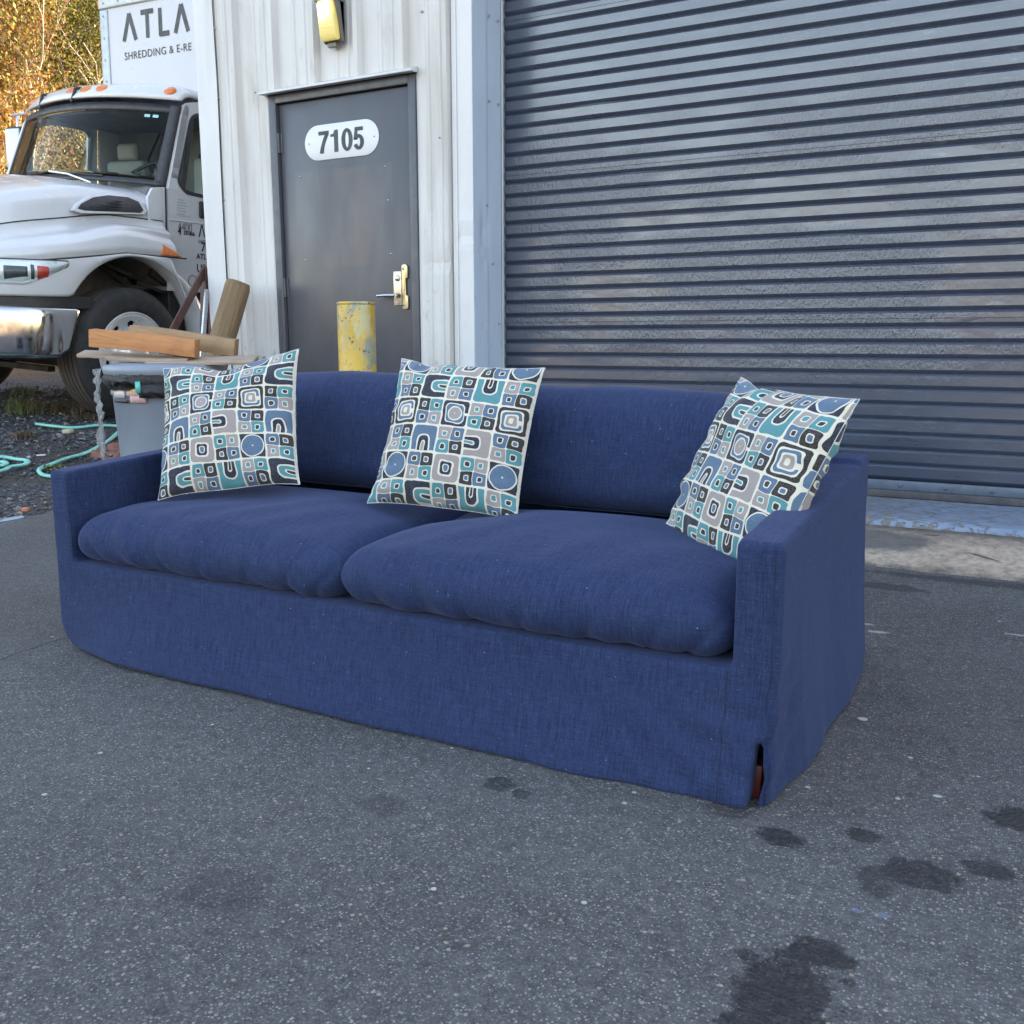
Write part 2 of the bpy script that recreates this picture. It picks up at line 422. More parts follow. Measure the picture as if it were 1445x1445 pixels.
# ------------------------------------------------------------------ building
def sheet_metal(name, col, streak=(0.30, 0.27, 0.22), amt=0.5, rough=.42):
    t = NT(name)
    c = t.mix(t.rng(t.noise(1.7, 4), .3, .7), tuple(k*.93 for k in col), tuple(min(1, k*1.05) for k in col))
    st = t.noise((9, 9, 0.8), 6, .6)
    c = t.mix(t.math('MULTIPLY', t.rng(st, .50, .78), amt), c, streak)
    blot = t.noise((5, 5, 2.2), 6, .7)
    c = t.mix(t.rng(blot, .58, .75, 0, amt * .8), c, tuple(k * .8 for k in streak))
    sc_ = t.noise((60, 60, 9), 5, .8)
    c = t.mix(t.rng(sc_, .66, .72, 0, .35), c, (.2, .19, .18))
    zz_ = t.xyz()[2]
    scf = t.math('MULTIPLY', t.rng(t.noise((26, 26, 12), 6, .8), .58, .66), t.rng(zz_, .9, 1.7, 1, .15))
    c = t.mix(t.math('MULTIPLY', scf, .45), c, (.16, .155, .15))
    c = t.mix(t.rng(t.noise((90, 90, 60), 4, .8), .70, .73, 0, .7), c, (.22, .13, .08))
    t.base(c); t.set(Roughness=t.rng(st, .3, .7, rough - .05, rough + .15), Specular_IOR_Level=.45)
    b = t.bump(t.noise((2.2, 2.2, 1.1), 3), .012, .6)
    t.bump(t.noise(45, 3), .0006, .5, b)
    return t.m
M_WALL = sheet_metal("chalky_white_siding", (.54, .53, .515), (.35, .32, .27), .6)
M_TRIM = sheet_metal("pale_trim_metal", (.56, .565, .57), (.38, .36, .34), .25)
M_JAMB = sheet_metal("sky_tinted_jamb_metal", (.46, .55, .66), (.44, .49, .55), .22)  # white trim metal with the blue skylight on the return mixed into its colour
M_SCREW = paint("dull_screw", (.34, .32, .29), .6, metal=.2)
M_DARK = paint("dark_gap", (.012, .012, .014), .8)

bld = empty("warehouse", (-4.715, 4.63, 0), 'white corrugated metal warehouse with a grey door and a blue roll-up shutter', 'building')
YW = 4.63; YD = 4.98; XC = -4.715; XJ = -2.735; ZTOP = 6.0; BX1 = 26.0; BY1 = 16.6
ribs = [-4.358 + .3055 * i for i in range(6)]
def siding(x0, x1, z0, z1, y=YW, crumple=None):
    """ribbed sheet: flat pans with trapezoid ribs standing 28 mm proud and small swages between"""
    px = [(x0, 0)]
    for r in ribs + [ribs[-1] + .3055 * k for k in range(1, 2)]:
        for dx, dy in ((-.205, 0), (-.197, -.005), (-.183, -.005), (-.175, 0), (-.13, 0), (-.122, -.005), (-.108, -.005), (-.10, 0),
                       (-.060, 0), (-.048, -.038), (-.020, -.038), (.000, 0)):
            if x0 + .004 < r + dx < x1 - .004: px.append((r + dx, dy))
    px.append((x1, 0)); px.sort()
    nz = max(2, int((z1 - z0) / .06)); V = []
    for j in range(nz + 1):
        z = z0 + (z1 - z0) * j / nz
        for (x, dy) in px:
            w = 0
            if crumple: w = crumple(x, z)
            V.append((x, y + dy + w + .0015 * math.sin(z * 2.1 + x * 5), z))
    m = len(px); F = [(j*m+i, j*m+i+1, (j+1)*m+i+1, (j+1)*m+i) for j in range(nz) for i in range(m-1)]
    me = mesh("wall_panel", V, F)
    return me
def dent(x, z):
    d = 0
    d += .016 * math.exp(-((z - 1.335) / .022) ** 2) * float(ss(-3.12, -3.0, x))
    d += .022 * math.exp(-((z - 1.33) / .05) ** 2 - ((x + 2.86) / .05) ** 2)
    d += .008 * math.exp(-((z - 1.9) / .35) ** 2 - ((x + 2.95) / .1) ** 2)
    return d
# the pan line at door height: finer rows near the crease
def siding_part(*a, **k):
    o = link("wall_panel", siding(*a, **k), M_WALL, bld, True); thick(o, .0012, -1); return o
siding_part(-4.555, -4.142, 0.11, ZTOP)
siding_part(-4.142, -3.096, 2.318, ZTOP)
siding_part(-3.096, -2.868, 0.11, ZTOP, crumple=dent)
siding_part(-2.868, BX1, 3.72, ZTOP, y=YW + .002) if False else None
# lap joints and screws
b = MB()
for x, z in [(-4.545, 2.75), (-4.545, 2.35), (-4.545, 1.75), (-4.545, 1.2), (-4.25, 2.35), (-3.05, 2.62)]:
    b.lathe([(.0001, -.006), (.006, -.006), (.0075, 0)], (x, YW - .003, z), 'Y', 8)
for x, z in [(-2.85, 2.27), (-2.87, 1.98), (-2.845, 1.66), (-2.842, 1.44), (-2.85, 1.27), (-2.835, 1.27), (-2.84, 1.34), (-2.95, 1.97)]:
    b.lathe([(.0001, -.006), (.0045, -.006), (.0055, 0)], (x, YW - .002, z), 'Y', 8)
for y, z in [(4.80, 2.60), (4.90, 2.60), (4.80, 2.17), (4.90, 2.17), (4.77, 1.62), (4.83, 1.31), (4.90, .98)]:
    b.lathe([(.0001, .004), (.007, .004), (.0085, 0)], (XJ, y, z), 'X', 8)
tag(b.build("screws", M_SCREW, bld, True), kind="stuff")
# corner trim: two folded strips with a sprung seam
def corner(u, v):
    z = .02 + v * (ZTOP - .02); s = .012 * math.exp(-((z - 2.35) / .35) ** 2)
    pts = [(XC - .004, YW + .16), (XC - .004, YW - .008), (XC + .06, YW - .010), (XC + .158 + s, YW - .012 - s * .6)]
    k = u * 3; i = min(int(k), 2); f = k - i
    return (pts[i][0] * (1-f) + pts[i+1][0] * f, pts[i][1] * (1-f) + pts[i+1][1] * f + .002 * math.sin(z * 3), z)
vv, ff = grid(13, 80, corner)
thick(link("corner_trim", mesh("corner_trim", vv, ff), M_TRIM, bld, True), .0015, -1)
# jamb trim beside the shutter: face strip, then the deep white return, tinted as if by the sky
b = MB()
b.box((-2.862, YW - .012, .10), (-2.845, YW + .0, 3.7)); b.box((-2.843, YW - .016, .10), (-2.832, YW, 3.7))
b.build("trim_strip", M_TRIM, bld, True)
def jface(u, v):
    z = .11 + v * 3.6; x = -2.832 + u * (XJ + .002 + 2.832)
    return (x, YW - .010 - .006 * u + .004 * math.exp(-((z - 1.45) / .1) ** 2) * math.sin(z * 40), z)
vv, ff = grid(6, 90, jface)
thick(link("jamb_face", mesh("jamb_face", vv, ff), M_TRIM, bld, True), .0015, -1)
def jret(u, v):
    z = .11 + v * 3.6; y = YW - .016 + u * (YD + .03 - YW + .016)
    cr = math.exp(-((z - 1.45) / .16) ** 2) * math.exp(-((y - 4.74) / .05) ** 2)
    n = float(vnoise(np.array([[y * 22, z * 14, 0]]), 4)[0])
    step = -.006 if y > 4.775 else 0
    return (XJ + step + cr * (.012 * n - .01) + .0015 * math.sin(z * 2.3), y, z)
vv, ff = grid(26, 170, jret)
jr = link("door_jamb", mesh("door_jamb", vv, ff, True), M_JAMB, bld, True); thick(jr, .0015, -1)
b = MB(); b.box((XJ + .0005, YD - .045, .125), (XJ + .007, YD - .038, 3.7)); b.build("guide_lip", M_TRIM, bld, True)
# rest of the shell: header over the shutter, far pier, sides, back and roof
b = MB()
b.box((XJ, YW - .01, 3.42), (.98, YD + .2, 3.55)); b.box((XJ, YW + .01, 3.55), (.98, YW + .03, ZTOP)); b.build("lintel", M_TRIM, bld, True)
b = MB(); b.box((.98, YW - .01, .11), (1.12, YD + .2, 3.55)); b.box((1.12, YW, .0), (BX1, YW + .03, ZTOP)); b.box((.98, YW + .01, 3.55), (1.12, YW + .03, ZTOP))
b.build("front_wall", M_WALL, bld, True)
b = MB(); b.box((XC, YW + .16, .0), (XC + .02, BY1, ZTOP)); b.box((BX1 - .02, YW + .03, 0), (BX1, BY1, ZTOP)); b.box((XC, BY1, 0), (BX1, BY1 + .02, ZTOP))
b.build("side_wall", M_WALL, bld, True)
b = MB(); b.prism([(YW - .05, ZTOP), (BY1 + .1, ZTOP), ((YW + BY1) / 2, ZTOP + .9)], 0, XC - .1, BX1 + .1); b.build("roof", M_TRIM, bld, True)
b = MB(); b.box((XC + .002, YW - .002, -.05), (XJ - .002, YW + .30, .122)); b.build("foundation", M_CONC, bld, True)
b = MB(); b.box((XC + .03, 5.3, 0), (BX1 - .1, 5.32, ZTOP - .05)); b.build("inner_wall", M_DARK, bld, True)

# ---- personnel door
t = NT("grey_door_enamel")
x3 = t.xyz()
c = t.mix(t.rng(t.noise(2, 4), .3, .7), (.050, .052, .064), (.064, .066, .078))
# rubbed, browner rectangle where a plate used to be, and soft vertical scuffs
def box_mask(t, x0, x1, z0, z1, s, nz=.03):
    n_ = t.math('MULTIPLY', t.math('SUBTRACT', t.noise(8, 3), .5), nz)
    xx = t.math('ADD', x3[0], n_); zz = t.math('ADD', x3[2], n_)
    a = t.math('MULTIPLY', t.rng(xx, x0 - s, x0 + s), t.rng(xx, x1 - s, x1 + s, 1, 0))
    return t.math('MULTIPLY', a, t.math('MULTIPLY', t.rng(zz, z0 - s, z0 + s), t.rng(zz, z1 - s, z1 + s, 1, 0)))
pm = box_mask(t, -3.98, -3.285, 1.315, 1.87, .010, .012)
olr = t.rng(t.math('ABSOLUTE', t.math('SUBTRACT', pm, .5)), 0, .4, .5, 0)
c = t.mix(olr, c, (.055, .058, .07))
sc1 = t.rng(t.noise((5, 5, 1.2), 4, .6), .45, .68)
c = t.mix(t.math('MULTIPLY', pm, t.rng(sc1, 0, 1, .10, .85)), c, (.105, .086, .082))
low = box_mask(t, -4.1, -3.15, 0.5, 1.33, .25, .3)
c = t.mix(t.math('MULTIPLY', low, t.math('MULTIPLY', sc1, .5)), c, (.105, .092, .088))
c = t.mix(tspot(t, -3.40, 1.50, .07, .18, 0.55, .5, .8), c, (.13, .11, .095))
c = t.mix(t.rng(t.noise((40, 40, 18), 5, .8), .66, .70, 0, .7), c, (.025, .025, .028))
c = t.mix(t.rng(t.noise((6, 6, 120), 5, .8), .68, .72, 0, .35), c, (.22, .21, .20))
c = t.mix(t.rng(t.noise((70, 70, 5), 5, .8), .69, .73, 0, .35), c, (.20, .19, .185))
grm = tspot(t, -3.27, 1.12, .13, .20, .55, .5, .8)
c = t.mix(grm, c, (.13, .10, .085))
t.base(c)
t.set(Roughness=t.rng(t.noise((6, 6, 2), 4), .3, .7, .28, .48), Specular_IOR_Level=.5)
t.bump(t.noise((3, 3, 1.6), 3), .006, .6)
M_DOOR = t.m
M_FRAME = paint("grey_frame_enamel", (.062, .065, .078), .4, .1, dirt=(.05, .05, .05), dirt_amt=.4, bump=.001)
M_SIGN = paint("white_sign_face", (.60, .61, .63), .35, .03)
M_INK = paint("grey_black_lettering", (.026, .028, .034), .5, .05)
M_BRASS = paint("worn_brass_plate", (.62, .50, .27), .38, .12, 30, dirt=(.35, .26, .16), dirt_amt=.4, metal=.55)
M_BRASS2 = paint("satin_bronze_plate", (.60, .50, .37), .35, .15, 14, dirt=(.45, .28, .2), dirt_amt=.5, metal=.6)
M_STEEL = paint("brushed_steel", (.42, .42, .43), .28, .1, 20, metal=.95)
door = bpy.data.objects.new("personnel_door", None); C.objects.link(door); door.parent = bld; door.location = -Vector(bld.location)
DX0, DX1, DZ0, DZ1 = -4.085, -3.153, .14, 2.262
me_y = YW + .012
b = MB(); b.box((DX0, me_y, DZ0), (DX1, me_y + .04, DZ1)); b.build("door_leaf", M_DOOR, door, bevel=.003)
b = MB()
b.box((-4.14, YW - .012, .125), (-4.092, YW + .08, 2.315)); b.box((-3.146, YW - .012, .125), (-3.098, YW + .08, 2.315)); b.box((-4.092, YW - .0125, 2.268), (-3.146, YW + .08, 2.3155))
b.box((-4.152, YW - .004, .12), (-4.1405, YW + .03, 2.32))
b.build("door_frame", M_FRAME, door, bevel=.002)
b = MB(); b.box((-4.092, YW + .035, .125), (-3.146, YW + .09, 2.27)); b.build("door_shadow_gap", M_DARK, door)
b = MB(); b.box((-4.09, YW - .01, .12), (-3.148, YW + .10, .138)); b.build("sill_plate", M_STEEL, door)
for z in (2.045, 1.205, .40):
    b = MB(); b.tube([(DX0 - .004, me_y - .012, z - .055), (DX0 - .004, me_y - .012, z + .055)], .0085, 10)
    b.box((DX0 - .003, me_y - .005, z - .055), (DX0 + .018, me_y + .002, z + .055))
    b.build("hinge", M_FRAME, door)
# oval number sign
def stadium(cx, cz, w, h, n=14):
    r = h / 2; o = []
    for k in range(n + 1):
        a = math.pi / 2 - math.pi * k / n; o.append((cx + w/2 - r + r * math.cos(a), cz + r * math.sin(a)))
    for k in range(n + 1):
        a = -math.pi / 2 - math.pi * k / n; o.append((cx - w/2 + r + r * math.cos(a), cz + r * math.sin(a)))
    return o
b = MB(); b.prism(stadium(-3.628, 2.022, .535, .195), 1, me_y - .004, me_y - .0005); b.build("number_sign", M_SIGN, door, bevel=.001)
def text(s, size, loc, rot, mat, parent=None, offset=0.0, extrude=.0006, name="lettering", spacing=1.0, align='LEFT', sx=1.0, shear=0):
    cu = bpy.data.curves.new(name, 'FONT'); cu.body = s; cu.size = size; cu.offset = offset; cu.extrude = extrude
    cu.space_character = spacing; cu.align_x = align; cu.resolution_u = 4; cu.shear = shear
    cu.materials.append(mat); o = bpy.data.objects.new(name, cu); C.objects.link(o)
    o.location = loc; o.rotation_euler = rot; o.scale = (sx, 1, 1)
    me = bpy.data.meshes.new_from_object(o.evaluated_get(bpy.context.evaluated_depsgraph_get())); bpy.data.objects.remove(o)
    o = bpy.data.objects.new(name, me); C.objects.link(o); o.location = loc; o.rotation_euler = rot; o.scale = (sx, 1, 1)
    if parent: o.parent = parent
    o['kind'] = 'stuff'
    return o
RX = (math.pi / 2, 0, 0)
def arc(cx, cz, rx, rz, a0, a1, n=22): return [(cx + rx*math.cos(math.radians(a0 + (a1-a0)*k/n)), cz + rz*math.sin(math.radians(a0 + (a1-a0)*k/n))) for k in range(n+1)]
def digit(polys, x0, holes=()):
    """bold signwriter's figure cut from flat polygons, 122 mm tall"""
    b = MB(); s_ = .122
    for q_, pl in enumerate(polys): b.prism([(x0 + px_*s_*1.24, 1.961 + pz_*s_) for px_, pz_ in pl], 1, me_y - .0056 - .00012 * (q_ % 5), me_y - .0042)
    b.build("digit", M_INK, door)
def ringpoly(cx, cz, rx, rz, w, a0, a1, wz=None, n=22):
    o = arc(cx, cz, rx, rz, a0, a1, n); i = arc(cx, cz, rx - w, rz - (wz or w), a0, a1, n)
    return [[o[k], o[k+1], i[k+1], i[k]] for k in range(n)]
X0 = -3.628 - .166
digit([[(.02, 1.0), (.02, .83), (.335, .83), (.52, .83), (.52, 1.0)], [(.335, .832), (.52, .832), (.40, .60), (.32, .38), (.27, .16), (.25, 0), (.06, 0), (.09, .18), (.16, .42), (.25, .66)]], X0)
digit([[(.22, 0), (.41, 0), (.41, 1.0), (.27, 1.0)], [(.22, 0), (.27, 1.0), (.22, .74)], [(.05, .70), (.22, .70), (.22, .84), (.05, .81)], [(.22, .82), (.27, 1.0), (.20, .88)]], X0 + .083)
digit(ringpoly(.29, .495, .265, .51, .18, 0, 360, .155, 40), X0 + .083*2)
digit([[(.12, 1.0), (.145, .83), (.50, .83), (.50, 1.0)], [(.12, 1.0), (.05, .44), (.22, .44), (.245, .83), (.20, .99)]] + ringpoly(.285, .33, .25, .345, .175, -160, 150, .15, 30), X0 + .083*3.0)
b = MB()
for x in (-3.865, -3.392): b.lathe([(.0001, -.006), (.0055, -.006), (.007, -.004)], (x, me_y, 2.022), 'Y', 8)
for x, z in [(-3.945, 1.845), (-3.325, 1.855), (-3.31, 1.67), (-3.30, 1.375), (-3.93, 1.365)]:
    b.lathe([(.0001, -.003), (.0045, -.003), (.0055, 0)], (x, me_y, z), 'Y', 8)
tag(b.build("rivets", M_STEEL, door), kind="stuff")
# lock plate, lever and latch guard
b = MB(); b.box((-3.281, me_y - .008, 1.085), (-3.226, me_y, 1.275)); b.build("lock_plate", M_BRASS2, door, bevel=.002)
b = MB(); b.lathe([(.0001, -.016), (.010, -.016), (.013, -.014), (.0165, -.014), (.0175, -.008)], (-3.252, me_y, 1.236), 'Y', 20); b.box((-3.2535, me_y - .018, 1.231), (-3.2505, me_y - .0155, 1.243)); b.build("key_cylinder", M_STEEL, door)
b = MB(); b.tube([(-3.245, me_y - .008, 1.140), (-3.245, me_y - .05, 1.140)], [.014, .012], 12)
b.tube([(-3.245, me_y - .045, 1.140), (-3.262, me_y - .052, 1.140), (-3.30, me_y - .054, 1.141), (-3.365, me_y - .054, 1.139)], [.010, .010, .009, .0085], 12); b.build("door_handle", M_STEEL, door)
b = MB(); b.lathe([(.0001, -.012), (.005, -.012), (.006, -.008)], (-3.243, me_y, 1.10), 'Y', 10); b.build("plate_screw", M_STEEL, door)
gx0, gx1, gz0, gz1 = -3.218, -3.178, 1.062, 1.312
poly = []
def rr(x0, x1, z0, z1, r, n=5):
    o = []
    for cx, cz, a0 in ((x1 - r, z1 - r, 0), (x0 + r, z1 - r, 90), (x0 + r, z0 + r, 180), (x1 - r, z0 + r, 270)):
        for k in range(n + 1):
            a = math.radians(a0 + 90 * k / n); o.append((cx + r * math.cos(a), cz + r * math.sin(a)))
    return o
gp = [(gx0 + .003, gz0 + .006), (gx0 + .010, gz0), (gx1 - .010, gz0), (gx1, gz0 + .010), (gx1, gz0 + .075), (gx1 - .014, gz0 + .078), (gx1 - .014, gz1 - .078), (gx1, gz1 - .075), (gx1, gz1 - .012), (gx1 - .012, gz1), (gx0 + .010, gz1), (gx0, gz1 - .008)]
b = MB(); b.prism(gp, 1, me_y - .016, me_y - .008); b.build("latch_guard", M_BRASS, door, bevel=.0015)
for z in (1.288, 1.088):
    b = MB(); b.lathe([(.0001, -.021), (.006, -.020), (.0075, -.016)], (-3.206, me_y, z), 'Y', 12); b.build("guard_bolt", M_STEEL, door)
# drip cap over the door, pitched to the left end
b = MB(); b.prism([(YW - .066, 2.315), (YW - .066, 2.325), (YW - .002, 2.352), (YW - .002, 2.318)], 0, -4.175, -3.085); b.build("drip_cap", M_TRIM, bld, True, bevel=.001)
b = MB(); b.box((-4.15, YW - .02, 2.3165), (-3.09, YW + .02, 2.3175)); b.build("drip_cap_gasket", M_DARK, bld, True)

# ---- roll-up shutter, one object per slat
t = NT("slate_blue_shutter_enamel")
x3 = t.xyz()
gx = t.n.new('ShaderNodeTexCoord')
oi = t.n.new('ShaderNodeObjectInfo')
add = t.n.new('ShaderNodeVectorMath'); add.operation = 'ADD'; t.l(t.co, add.inputs[0]); t.l(oi.outputs['Location'], add.inputs[1])
wc = add.outputs[0]
def wnoise(sc_, d=3, r=.55):
    m = t.n.new('ShaderNodeMapping'); m.inputs['Scale'].default_value = sc_; t.l(wc, m.inputs[0])
    n = t.n.new('ShaderNodeTexNoise'); n.inputs['Detail'].default_value = d; n.inputs['Roughness'].default_value = r; n.inputs['Scale'].default_value = 1
    t.l(m.outputs[0], n.inputs['Vector']); return n.outputs['Fac']
sep = t.n.new('ShaderNodeSeparateXYZ'); t.l(wc, sep.inputs[0]); wz = sep.outputs[2]; wx = sep.outputs[0]
c = t.mix(t.rng(wnoise((1.2, 1.2, 1.2), 4), .3, .7), (.028, .037, .064), (.036, .046, .076))
c = t.mix(t.rng(wnoise((60, 60, 8), 5, .75), .62, .75, 0, .30), c, (.15, .16, .18))
c = t.mix(t.rng(wnoise((22, 22, 3), 5, .7), .62, .75, 0, .35), c, (.05, .05, .052))
scu = t.math('MULTIPLY', t.rng(wnoise((14, 14, 90), 6, .8), .56, .66), t.rng(wnoise((.9, .9, 1.6), 3), .45, .6))
c = t.mix(t.math('MULTIPLY', scu, .5), c, (.20, .19, .20))
c = t.mix(t.rng(wnoise((120, 120, 40), 4, .8), .70, .74, 0, .6), c, (.12, .06, .04))
t.base(c)
# a band of brushed-over, crinkled paint between knee and head height
band = t.math('MULTIPLY', t.rng(wz, .62, .95), t.rng(wz, 1.75, 2.3, 1, 0))
band = t.math('MULTIPLY', band, t.rng(wnoise((1.1, 1.1, 2.5), 3), .42, .55, .12, 1))
t.set(Roughness=t.rng(wnoise((3, 3, 14), 4), .3, .7, .26, .40), Specular_IOR_Level=.8, Coat_Weight=.55, Coat_Roughness=.18, Coat_IOR=1.6)
b1 = t.bump(wnoise((3.5, 3.5, 5), 3), .006, .5)
cr = t.n.new('ShaderNodeMath'); cr.operation = 'MULTIPLY'; t.l(wnoise((95, 95, 48), 4, .65), cr.inputs[0]); t.l(band, cr.inputs[1])
t.bump(cr.outputs[0], .006, 1.0, b1)
t.l(t.b.inputs['Normal'].links[0].from_socket, t.b.inputs['Coat Normal'])
M_SHUT = t.m
PITCH = .0737; SX0, SX1 = XJ + .008, .97
shut = bpy.data.objects.new("roller_shutter", None); C.objects.link(shut); shut.parent = bld; shut.location = -Vector(bld.location)
# profile from groove top to next groove top (y toward the yard is negative)
prof = [(0.0, .0), (-.003, -.0008), (-.0125, -.0095), (-.0150, -.0125), (-.0150, -.0165), (-.0150, -.0560), (-.0140, -.0585), (-.003, -.0705), (0.0, -PITCH)]
prof_seam = prof[:5] + [(-.0150, -.036), (-.0135, -.0372), (-.0155, -.0384)] + prof[5:]
def slat_mesh(pf, seed):
    n = 56; V = []
    for i in range(n + 1):
        x = SX0 + (SX1 - SX0) * i / n
        for (y, z) in pf:
            V.append((x, y, z))
    m = len(pf); F = [(i*m+k, (i+1)*m+k, (i+1)*m+k+1, i*m+k+1) for i in range(n) for k in range(m-1)]
    me = mesh("slat", V, F, True); me.materials.append(M_SHUT)
    me.set_sharp_from_angle(angle=.30)
    return me
sl = slat_mesh(prof, 1); sls = slat_mesh(prof_seam, 2)
for i in range(-10, 34):
    z = 2.646 - PITCH * (i - 1)
    me_ = sls if i in (-10, 1, 12, 23) else sl
    o = bpy.data.objects.new("slat", me_); C.objects.link(o); o.parent = shut; o.location = (0, YD, z)
    if i in (8, 13, 17, 18): # dented slats get their own sheet
        mm = me_.copy(); o.data = mm
        dx0 = {8: -2.18, 13: -1.96, 17: -2.66 + .35, 18: -.9}[i]
        for v_ in mm.vertices:
            q = math.exp(-((v_.co.x - dx0) / .11) ** 2); 
            if v_.co.y < -.01: v_.co.y += .006 * q
            v_.co.z += .003 * q
t2 = paint("bottom_bar_blue", (.085, .11, .15), .4, .12, 8, dirt=(.05, .045, .04), dirt_amt=.6)
M_RUB = paint("black_rubber_seal", (.055, .055, .06), .7, .25, 14, dirt=(.14, .12, .10), dirt_amt=.5)
zb = 2.646 - PITCH * 33
b = MB(); b.box((SX0, YD - .022, zb - .05), (SX1, YD + .005, zb - .003)); b.build("bottom_bar", t2, shut, bevel=.003)
b = MB(); b.box((SX0, YD - .030, .127), (SX1, YD - .002, zb - .0505)); b.build("rubber_seal", M_RUB, shut, bevel=.004)
b = MB()
for k in range(18): b.lathe([(.0001, -.032), (.006, -.030), (.009, -.022)], (SX1 - .10 - .2 * k, YD, zb - .026), 'Y', 10)
tag(b.build("bar_bolts", t2, shut), kind="stuff")
b = MB(); b.box((XJ - .02, YD + .012, .125), (SX1, YD + .02, 3.5)); b.build("shutter_backing", M_DARK, shut)

# ---- wall lamp
lamp = empty("wall_lamp", (-3.625, YW - .028, 2.62), 'lit yellow wall pack lamp with a bronze hood above the grey door', 'lamp')
lb = -Vector(lamp.location)
M_BRONZE = paint("bronze_lamp_housing", (.14, .13, .12), .45, .15, 20, dirt=(.3, .28, .25), dirt_amt=.3)
b = MB(); b.prism([(YW - .03, 2.525), (YW - .03, 2.80), (YW - .115, 2.80), (YW - .125, 2.74), (YW - .075, 2.735), (YW - .045, 2.535)], 0, -3.672, -3.545); b.build("lamp_housing", M_BRONZE, lamp, True, bevel=.006)
t = NT("lit_prismatic_lens")
x3 = t.xyz()
gl = t.rng(t.math('POWER', t.math('ADD', t.math('POWER', t.math('DIVIDE', t.math('SUBTRACT', x3[0], -3.635), .055), 2.0), t.math('POWER', t.math('DIVIDE', t.math('SUBTRACT', x3[2], 2.705), .07), 2.0)), .5), 0, 1.6, 1, 0, True)
t.base((.55, .48, .2)); t.set(Roughness=.25)
t.l(t.mix(gl, (.60, .46, .10), (1.0, .90, .42)), t.b.inputs['Emission Color'])
t.l(t.rng(gl, 0, 1, .07, .75), t.b.inputs['Emission Strength'])
t.bump(t.noise((10, 10, 90), 2), .002)
M_LENS = t.m
b = MB(); b.prism([(YW - .05, 2.54), (YW - .078, 2.733), (YW - .118, 2.733), (YW - .124, 2.715), (YW - .108, 2.56), (YW - .092, 2.532)], 0, -3.668, -3.560); b.build("lamp_lens", M_LENS, lamp, True, bevel=.010, seg=3)
b = MB()
for x0 in (-3.676, -3.553): b.prism([(YW - .03, 2.53), (YW - .03, 2.74), (YW - .120, 2.74), (YW - .075, 2.62), (YW - .055, 2.53)], 0, x0, x0 + .008)
b.box((-3.680, YW - .128, 2.732), (-3.540, YW - .03, 2.742)); b.box((-3.650, YW - .06, 2.508), (-3.590, YW - .03, 2.526))
tag(b.build("housing_lip", M_BRONZE, lamp, True), kind="stuff")
b = MB(); b.tube([(-3.655, YW - .05, 2.78), (-3.655, YW - .12, 2.775)], .006, 8); b.build("photocell", M_STEEL, lamp, True)

# ---- yellow bollard
t = NT("chipped_yellow_bollard_paint")
c = t.mix(t.rng(t.noise(7, 4), .3, .7), (.44, .28, .025), (.56, .37, .05))
fl = t.rng(t.noise((9, 9, 4), 5, .7), .52, .62)
c = t.mix(t.math('MULTIPLY', fl, .6), c, (.42, .47, .33))
c = t.mix(tspot(t, -2.70, .93, .06, .15, .0), c, (0, 0, 0))
gy = t.noise((11, 11, 5), 5, .75, dist=.6)
c = t.mix(t.rng(gy, .50, .60, 0, .75), c, (.16, .24, .25))
c = t.mix(t.math('MULTIPLY', t.rng(t.noise((6, 6, 5), 5, .7), .56, .63), .75), c, (.20, .26, .27))
c = t.mix(t.rng(t.noise(30, 5, .78), .59, .63), c, (.06, .035, .025))
t.base(c); t.set(Roughness=.45); t.bump(t.noise(38, 5, .75), .002)
BX, BY = -2.700, 3.52
bo = empty("bollard", (BX, BY, 0), 'yellow steel bollard with chipped paint in front of the grey door', 'bollard')
b = MB(); b.lathe([(.0845, -.05), (.0845, 1.043), (.083, 1.047)], (BX, BY, 0), n=40); b.build("post", t.m, bo, True)
b = MB(); b.lathe([(.083, 1.047), (.0855, 1.047), (.0855, 1.055), (.082, 1.059), (.0001, 1.061)], (BX, BY, 0), n=40); b.build("cap", t.m, bo, True)
# ------------------------------------------------------------------ sofa
t = NT("navy_slub_linen")
def thr(sc_, d=3): return t.noise(sc_, d, .6)
n1, n2, n3 = thr((360, 26, 24), 1), thr((26, 360, 24), 1), thr((26, 26, 380), 1)
# threads running along the cloth: each set shows only on faces it lies in, so weigh by the face normal
nrm = t.n.new('ShaderNodeSeparateXYZ'); t.l(t.n.new('ShaderNodeTexCoord').outputs['Normal'], nrm.inputs[0])
def wt(n_, k, g_): return t.math('MULTIPLY', t.math('SUBTRACT', n_, .5), t.math('MULTIPLY', t.math('SUBTRACT', 1.0, t.math('ABSOLUTE', nrm.outputs[k])), g_))
slub = t.math('ADD', t.math('ADD', wt(n1, 0, 1.0), wt(n2, 1, 1.0)), wt(n3, 2, .7))
slub = t.math('ADD', slub, t.math('MULTIPLY', t.math('SUBTRACT', t.noise(330, 1), .5), .5))
slub = t.rng(slub, -.43, .45)
c = t.mix(slub, (.006, .012, .043), (.031, .048, .116))
fade = t.noise(3.2, 4, .6)
c = t.mix(t.rng(fade, .35, .7, 0, .15), c, (.032, .046, .100))
lint = t.math('MULTIPLY', t.math('LESS_THAN', t.voro(26), .035), .6)
c = t.mix(lint, c, (.30, .33, .42))
c = t.mix(t.rng(t.noise(300, 2), .62, .72, 0, .25), c, (.14, .17, .28))
t.base(c)
t.set(Roughness=.88, Sheen_Weight=.10, Sheen_Roughness=.45, Sheen_Tint=(.55, .62, 1.0), Specular_IOR_Level=.18)
b1 = t.bump(t.noise(6, 2, .5), .006, .4)
b2 = t.bump(t.noise((60, 60, 24), 3, .6), .0006, .3, b1)
t.bump(slub, .0010, .8, b2)
M_FAB = t.m
